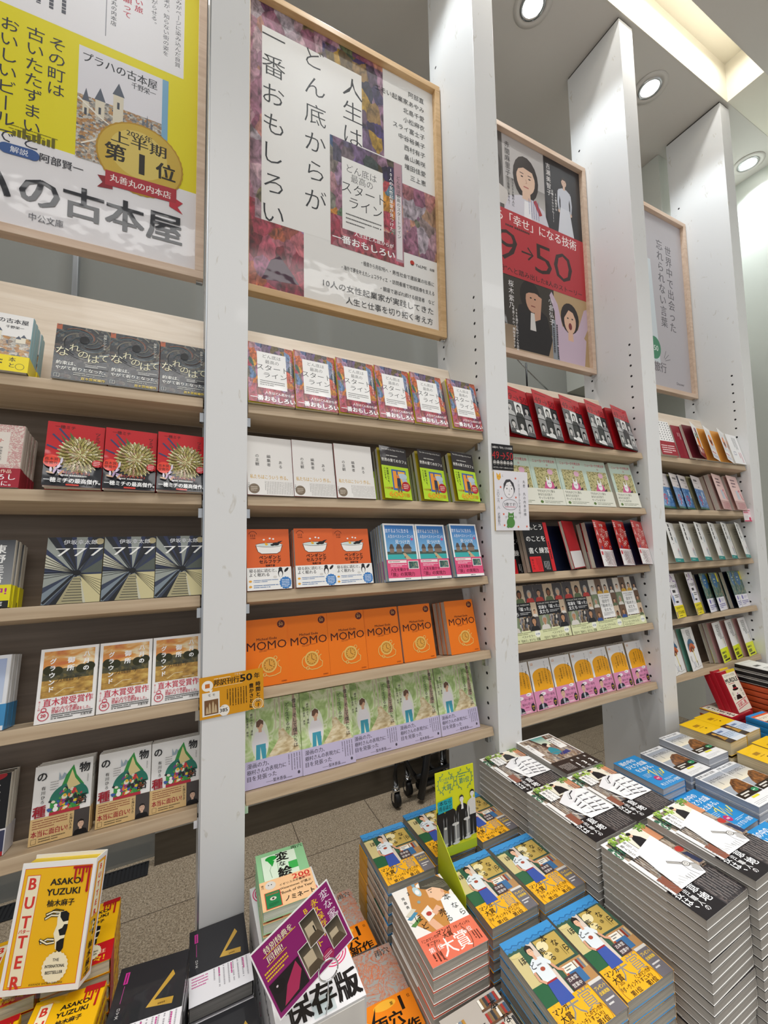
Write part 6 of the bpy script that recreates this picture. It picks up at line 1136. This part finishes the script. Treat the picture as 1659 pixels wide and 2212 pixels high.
bar('cross_brace', [(.04, .02, .26), (.1, .02, .15), (.17, .02, .05)], .012); bar('cross_brace', [(.16, .03, .24), (.26, .03, .1), (.34, .03, .05)], .012)
bar('lower_rail', [(.12, .0, .12), (.36, .03, .11)], .011); bar('lower_rail', [(.14, .02, .06), (.38, .05, .045)], .02); bar('top_rail', [(.22, 0, .27), (.4, .06, .22)], .016); bar('handle', [(.26, .02, .62), (.34, .05, .62), (.34, .05, .275)], .012)
# hanging rods and clear tubes behind the red poster
t = thing('hanging_rod_set', 'clear tubes and thin dark rods hanging behind the red poster', 'hanging rods', (1.62, .72, 2.45))
bm = bmesh.new(); add_tube(bm, [(0, 0, .25), (0, 0, -.16)], .022, 16); obj('clear_tube', bm, 'clear_acrylic', t)
bm = bmesh.new(); add_tube(bm, [(.0, 0, .17), (.22, .0, .02), (.42, 0, -.1)], .004, 8); obj('rod', bm, 'chrome', t)
bm = bmesh.new(); add_tube(bm, [(.22, 0, .06), (.22, 0, -.16)], .005, 8); obj('rod', bm, 'black_metal', t)
bm = bmesh.new(); add_tube(bm, [(.0, 0, .25), (.42, 0, .25)], .006, 8); obj('cross_rod', bm, 'black_metal', t)
for x in (.0, .42):
    bm = bmesh.new(); add_tube(bm, [(x, 0, .25), (x, 0, CEIL-2.45)], .003, 8); obj('drop_wire', bm, 'chrome', t)

# ------------------------------------------------------------------ display tables and the stacks on them
TT = .38
def table(x0, x1, y0, y1, label):
    t = thing('display_table', label, 'table', ((x0+x1)/2, (y0+y1)/2, 0), group='low display tables'); hx, hy = (x1-x0)/2, (y1-y0)/2
    bm = bmesh.new(); add_box(bm, -hx, -hy, TT-.04, hx, hy, TT); link('table_top', mesh_of('table_top', bm, ['table_white'], bevel=.003), t)
    for sx in (-1, 1):
        for sy in (-1, 1):
            bm = bmesh.new(); add_box(bm, sx*(hx-.04)-.02, sy*(hy-.04)-.02, 0, sx*(hx-.04)+.02, sy*(hy-.04)+.02, TT-.04); obj('leg', bm, 'aluminium', t, bevel=.002)
table(-.62, .80, -.78, -.012, 'low white table carrying yellow, black and blue-awning book stacks')
table(.805, 2.56, -.78, -.012, 'low white table carrying the tall street-scene comic stacks')
def stack(key, x, y, ztop, yaw, name, flip=(), bottom=None, jit=.0016, under=None, dense=0):
    d = BK[key]; zb = TT if bottom is None else bottom; n = max(1, int((ztop-zb)/(d['t']+.0012))); step = (ztop-zb)/n
    d['group'] = d.get('group') or ('%s, piled on tables' % d['desc'])
    for i in range(n):
        top = ztop-step*i
        if i % 4 == 0:                                   # wrapped in fours, each bundle a little askew
            bya = 0 if i == 0 else random.uniform(-.010, .010); bx, by = (0, 0) if i == 0 else (random.uniform(-jit, jit)*1.3, random.uniform(-jit, jit)*1.3)
        ya = radians(yaw)+bya+random.uniform(-.0008, .0008); jx, jy = bx+random.uniform(-.0002, .0002), by+random.uniform(-.0002, .0002)
        k = under if (under and i > 0) else key
        dk = BK[k]; w, h = dk['w'], dk['h']; px, py = x+jx, y+jy
        if i > 0 and flip == 'lower':
            c, s_ = cos(ya), sin(ya); px += c*w-s_*h; py += s_*w+c*h; ya += pi
        lab = '%s, %s, %s' % (dk['desc'], 'topmost' if i == 0 else ORD[i]+' from top', name)
        if len(lab.replace('-', '').split()) > 16: print('LONG', lab)
        # a closed book lies face up: its own up-axis points away from the viewer
        put_book(k, lab, (px, py, top-.0009), (-pi/2, 0, ya), None, shut=True)
stack('butter', -.280, -.276, .623, -6.6, 'pile before display book')
stack('butter', -.262, -.115, .640, .6, 'pile under display book')
stack('butter', -.388, -.281, .620, 0, 'pile at near corner')
stack('butter', -.374, -.115, .630, 0, 'second corner pile')
stack('vee', -.158, -.284, .615, -7.0, 'pile beside yellow books')
stack('vee', -.021, -.172, .541, -.7, 'pile before upright')
stack('vee', -.020, -.352, .520, -1, 'lowest front pile')
stack('hen', .113, -.190, .674, -2.8, 'pile behind purple card', bottom=.602)
stack('strangemap', .268, -.354, .5, -3.0, 'front pile')
stack('strangemap', .256, -.165, .485, 0, 'rear pile')
stack('honthree', .397, -.184, .618, -1.0, 'end pile by shelf', flip='lower')
stack('honthree', .557, -.142, .601, .6, 'pile behind standee')
stack('honthree', .688, -.168, .612, 1.5, 'pile beyond standee')
stack('honthree', .545, -.373, .615, -.6, 'pile before standee')
stack('honthree', .680, -.386, .621, 0, 'middle right pile')
stack('honthree', .533, -.581, .610, -1.8, 'front near pile')
stack('honthree', .668, -.580, .609, -1.6, 'front right pile')
stack('hontwo', .390, -.388, .620, -1.6, 'pile')
stack('honone', .388, -.590, .55, 0, 'pile in front')
stack('kandapaper', .823, -.633, .723, .8, 'tall front pile')
stack('kandapaper', .974, -.645, .745, .6, 'tall far pile')
stack('kandabone', .811, -.420, .729, .7, 'middle pile', bottom=None)
stack('kandabone', .966, -.420, .728, .6, 'middle far pile')
stack('kandabone', .819, -.209, .718, .6, 'rear pile', under='kandafirst')
stack('kandafirst', .970, -.209, .735, -1.0, 'far rear pile')
stack('quiet', 1.383, -.229, .593, -.6, 'rear pile')
stack('quiet', 1.432, -.407, .549, .8, 'middle pile')
stack('quiet', 1.411, -.603, .563, -1.0, 'front pile')
stack('hill', 1.673, -.222, .615, -1.2, 'highest pile')
stack('hill', 1.549, -.225, .588, -.2, 'rear pile')
stack('hill', 1.558, -.408, .585, -.5, 'front pile')
stack('hill', 1.686, -.405, .580, .2, 'farther front pile')
stack('yellowbrick', 1.799, -.233, .647, .6, 'rear near pile')
stack('yellowbrick', 1.931, -.219, .643, 0, 'rear far pile')
stack('yellowbrick', 1.815, -.419, .617, .5, 'front near pile')
stack('yellowbrick', 1.945, -.410, .617, 0, 'front far pile')
stack('bluepuzzle', 2.165, -.305, .63, -3, 'pile')
stack('blackwhite', 2.36, -.178, .80, -2, 'tall mixed pile', bottom=.716)
stack('rust', 2.36, -.178, .716, -2, 'mixed pile', bottom=.59)
stack('blackwhite', 2.362, -.178, .59, -2, 'foot of mixed pile')
# red puzzle books lying on their side-on pile, and three standing on it
d = BK['murdle']; n = 9; step = (.617-TT)/n
for i in range(n):
    put_book('murdle', '%s, lying, %s' % (d['desc'], 'topmost' if i == 0 else ORD[i]+' from top'), (2.312, -.088+random.uniform(-.001, .001), .617-step*i-.0009), (-pi/2, 0, radians(90)), 'red puzzle books', shut=True)
for i in range(3):
    off = i*.0255; put_book('murdle', '%s, %s standing copy' % (d['desc'], ('foremost', 'middle', 'rearmost')[i]), (2.205-.004*i, -.083+off*cos(.36), .6175-off*sin(.36)*0+.0005), (-.36, 0, .02), 'red puzzle books')

# boxed sets
def boxset(label, x, y, z0, z1, w, h, front):
    t = thing('boxed_book_set', label, 'boxed set', (x, y, z0), group='white boxed sets'); hh = z1-z0
    a = Art(w, h); a.R(0, 0, 1, 1, '#efeef0')
    for cx, cy, r in ((.8, .62, .17), (.2, .86, .17)):
        for k in range(5): a.O(cx, cy, r-.034*k, .016, '#e0457a', n=30)
        a.R(cx-.08, cy+.15, cx+.08, cy+.2, '#1c1c1e')
    a.T('変な家', .3, .6, .16, '#1a181a', fit=.4, b=.03); a.T('保存版', .55, .2, .34, '#1a181a', fit=.86, b=.03); a.S([(.56, .5), (.62, .5)], .02, '#1a181a'); a.S([(.59, .47), (.59, .53)], .02, '#1a181a')
    bm = bmesh.new(); cl = bm.loops.layers.float_color.new('Col'); sl = {'print_film': 0}
    paint_faces(add_box(bm, 0, 0, 0, w, h, hh), cl, '#c9c7c6'); bmesh.ops.recalc_face_normals(bm, faces=bm.faces[:])
    art_into(bm, a, Matrix.Translation((0, 0, hh)), sl, 0, cl, base=2e-5)
    s = Art(h, hh); s.R(0, 0, 1, 1, '#e6e5e6'); s.T('SPECIMEN BOX', .5, .6, .12, '#1c1b1d', fit=.8, b=.02); s.O(.9, .5, .05, .015, '#e0457a')
    art_into(bm, s, Matrix(((0, 0, -1, 0), (-1, 0, 0, h), (0, 1, 0, 0), (0, 0, 0, 1))), sl, 0, cl, base=2e-5)
    link('slip_case', finish('slip_case', bm, sl), t)
    bm = bmesh.new(); cl = bm.loops.layers.float_color.new('Col'); paint_faces(add_box(bm, .004, -.0015, .004, w-.004, .001, hh-.004), cl, '#d2cdc6'); bmesh.ops.recalc_face_normals(bm, faces=bm.faces[:])
    link('page_block', finish('page_block', bm, {'page_edges': 0}), t)
boxset('white boxed set with pink target sticker lying under the purple card', .109, -.365, .495, .612, .155, .160, True)
boxset('lower white boxed set beneath the one with pink target sticker', .111, -.366, TT, .494, .155, .160, True)
boxset('white boxed set carrying the green inked-face paperbacks', .109, -.202, TT, .601, .15, .18, False)

# purple leaning card in a wire clip
cv = Vector((-.1, -.402, .097)); R4 = Matrix.Rotation(cv.length, 4, cv.normalized())
a = Art(.147, .12)
a.R(0, 0, 1, 1, '#f3f0f2'); a.R(.015, .018, .985, .982, '#8e1a6c')
a.V('変な家', .9, .93, .115, '#f1e2ee', b=.01, pitch=1.1); a.V('永久保存版', .77, .93, .088, '#f0c52e', b=.02, pitch=1.05); a.V('BOXセット', .655, .93, .082, '#f0c52e', b=.02, pitch=1.05); a.T('1&2巻', .92, .5, .04, '#f1e2ee')
a.T('特別特典を', .3, .88, .085, '#f3e8c8', fit=.34, b=.015); a.T('同梱!', .22, .76, .085, '#f3e8c8', b=.015); a.S([(.1, .825), (.5, .825)], .008, '#f0c52e'); a.S([(.1, .7), (.34, .7)], .008, '#f0c52e')
a.L(.05, .52, .32, .66, 3, '#f0c52e', th=.5)
a.R(.04, .08, .4, .48, '#1a1218'); a.P([(.1, .1), (.2, .3), (.36, .46), (.38, .3), (.28, .12)], '#b22a5a'); a.E(.13, .37, .07, '#120c10'); a.E(.11, .39, .012, '#d8c8d0')
for (x0, y0, x1, y1) in ((.42, .1, .62, .52), (.55, .42, .74, .82), (.76, .14, .94, .48)):
    a.R(x0-.008, y0-.01, x1+.008, y1+.01, '#f0ece6'); a.G(x0, y0, x1, y1, '#8d7f68', '#2f2a22'); a.R(x0+.02, y0+.12, x1-.06, y1-.12, '#c9b89a'); a.P([(x0, y0), (x1, y0), (x1-.05, y0+.13), (x0+.03, y0+.13)], '#5a4c3a')
a.R(.655, .55, .67, .64, '#16120e'); a.E(.68, .13, .07, '#b02a5c'); a.L(.63, .09, .73, .17, 3, '#f6e3ec', th=.4)
c0 = Vector((.153, -.363, .737)) + R4 @ Vector((-.0735, 0, -.06))
o = card('promotion_card', 'purple diamond-tilted card with room photos over the boxed sets', .147, .12, .001, (0, 0, 0), (0, 0, 0), a)
o.rotation_euler = R4.to_euler(); o.location = c0
t = thing('card_clip_stand', 'clear wire clip stand holding the purple tilted card', 'card stand', (.19, -.362, .6125))
bm = bmesh.new(); add_box(bm, -.02, -.0, 0, .02, .03, .003); obj('foot', bm, 'clear_acrylic', t, bevel=.0008)
bm = bmesh.new(); add_tube(bm, [(0, -.001, .002), (0, -.012, .03), (.0, -.014, .066)], .0013, 8); obj('stem', bm, 'chrome', t)
bm = bmesh.new(); add_tube(bm, [(.017*cos(i*pi/12), -.0145, .083+.017*sin(i*pi/12)) for i in range(25)], .0014, 8); obj('clip_ring', bm, 'chrome', t)

# standee with the award
SWD, SHT = .118, .205
a = Art(SWD, SHT)
a.R(0, 0, 1, 1, '#d9dd25'); a.R(0, .12, 1, .72, '#d9dd25'); a.P([(0, .13), (1, .19), (1, .52), (0, .48)], '#8f9092'); a.P([(0, .1), (1, .16), (1, .2), (0, .14)], '#c9c9c6'); a.R(0, 0, 1, .1, '#b4c41e')
a.T('マンガ大賞', .27, .9, .075, '#1f7f7a', fit=.32, b=.01); a.T('2026', .27, .86, .06, '#1f7f7a'); a.T('大賞', .28, .8, .13, '#1f7f7a', b=.015); a.T('第1位', .74, .83, .13, '#1f7f7a', fit=.27, b=.015); a.L(.6, .87, .88, .93, 2, '#1f7f7a', th=.4)
for cx in (.27, .74):
    for sd in (-1, 1): a.arc_laurel(cx, .85, .2, '#1f7f7a', sd, .011)
for i, (x, y, top, bot) in enumerate(((.07, .25, '#17171a', '#17171a'), (.34, .25, '#1a1a1c', '#222226'), (.64, .27, '#17171a', '#17171a'), (.92, .3, '#d9d9d6', '#17171a'))):
    k = .45; a.standing(x, y-.13, k, ('#cfcfcc', '#3a3a3c', '#2a2a2c', '#1b1b1d')[i], '#e6e4e0', top, bot, '#17171a')
    if i in (1, 2): a.E(x+.12, y+.1, .09, '#cfcfcf', ry=.03); a.R(x+.108, y-.12, x+.132, y+.1, '#d6d6d4'); a.E(x+.12, y-.12, .09, '#d6d6d4', ry=.025)
a.P([(.62, .5), (.68, .5), (.66, .66)], '#f0f0ee'); a.P([(.03, .52), (.4, .54), (.4, .68), (.03, .66)], '#1fa5b4'); a.T('本なら', .22, .635, .1, '#12282c', fit=.3, b=.015); a.T('売るほど', .22, .575, .1, '#12282c', fit=.32, b=.015)
t = thing('promotion_standee', 'yellow and grey folded card standee with award lettering among blue-awning comics', 'standee', (.542, -.176, .62), (0, 0, radians(-2)))
me = sheet_mesh('front_panel', SWD, SHT, .0015, a, 'print_satin', '#d9dd25'); link('front_panel', me, t, (0, 0, 0), (radians(-2), 0, 0))
bm = bmesh.new(); cl = bm.loops.layers.float_color.new('Col')
P0 = [(-.0012, .0, .004), (-.0012, -.118, -.002), (-.0012, -.1, -.03), (-.0012, -.005, -.03)]
vA = [bm.verts.new(p) for p in [(-.0016, 0, .085), (-.0016, -.118, 0.004), (-.0016, -.118, -.045), (-.0016, 0, -.045)]]; vB = [bm.verts.new((v.co.x+.0012, v.co.y, v.co.z)) for v in vA]
fs = [bm.faces.new(vA), bm.faces.new(vB[::-1])]+[bm.faces.new((vA[i], vA[(i+1) % 4], vB[(i+1) % 4], vB[i])) for i in range(4)]
paint_faces(fs, cl, '#c3cf22'); bmesh.ops.recalc_face_normals(bm, faces=bm.faces[:]); link('side_wing', finish('side_wing', bm, {'print_satin': 0}), t)

# the large display copy on its clear stand
d = dict(w=.131, h=.190, t=.036)
t = thing('display_book', 'oversized yellow cow-covered display book leaning on a clear stand above its pile', 'display book', (-.3205, -.112, .6455), (radians(-13.8), 0, radians(-21)))
a = Art(d['w'], d['h']); butter_art(a, True)
bm = bmesh.new(); cl = bm.loops.layers.float_color.new('Col'); sl = {'print_satin': 0}
paint_faces(add_box(bm, 0, 0, 0, d['w'], .002, d['h']), cl, '#f2f0ec'); paint_faces(add_box(bm, d['w']-.002, .002, 0, d['w'], d['t'], d['h']), cl, '#f2f0ec'); paint_faces(add_box(bm, 0, d['t']-.002, 0, d['w']-.002, d['t'], d['h']), cl, '#f2f0ec')
bmesh.ops.recalc_face_normals(bm, faces=bm.faces[:]); art_into(bm, a, FRONT, sl, 0, cl, base=2e-5)
s = Art(d['t'], d['h']); s.R(.12, .04, .88, .96, '#d8452e'); s.R(.16, .045, .84, .955, '#f3bb16'); s.R(.24, .5, .76, .94, '#d8452e'); s.R(.26, .503, .74, .937, '#f5eccb')
for i, ch in enumerate('BUTTER'): s.T(ch, .5, .9-.074*i, .34, '#d8392e', b=.03)
cow(s, .5, .41, .55); s.V('柚木麻子', .5, .31, .34, '#1b1b1b', b=.02); s.T('KAWADE', .5, .07, .14, '#2a2010', fit=.5)
art_into(bm, s, Matrix(((0, 0, 1, d['w']), (1, 0, 0, 0), (0, 1, 0, 0), (0, 0, 0, 1))), sl, 0, cl, base=2e-5)
link('cover', finish('cover', bm, sl), t)
bm = bmesh.new(); cl = bm.loops.layers.float_color.new('Col'); paint_faces(add_box(bm, .001, .002, .0005, d['w']-.002, d['t']-.002, d['h']-.006), cl, '#f2d13c'); bmesh.ops.recalc_face_normals(bm, faces=bm.faces[:]); link('page_block', finish('page_block', bm, {'page_edges': 0}), t)
t = thing('book_easel', 'clear acrylic easel under the oversized yellow display book', 'book stand', (-.3205, -.112, .641), (0, 0, radians(-21)))
bm = bmesh.new(); add_box(bm, .012, -.016, .0004, .118, .07, .0036); obj('ledge', bm, 'clear_acrylic', t)
bm = bmesh.new(); add_prism(bm, [(.046, .0036), (.049, .0036), (.088, .155), (.085, .155)], .02, .11); obj('back_rest', bm, 'clear_acrylic', t)
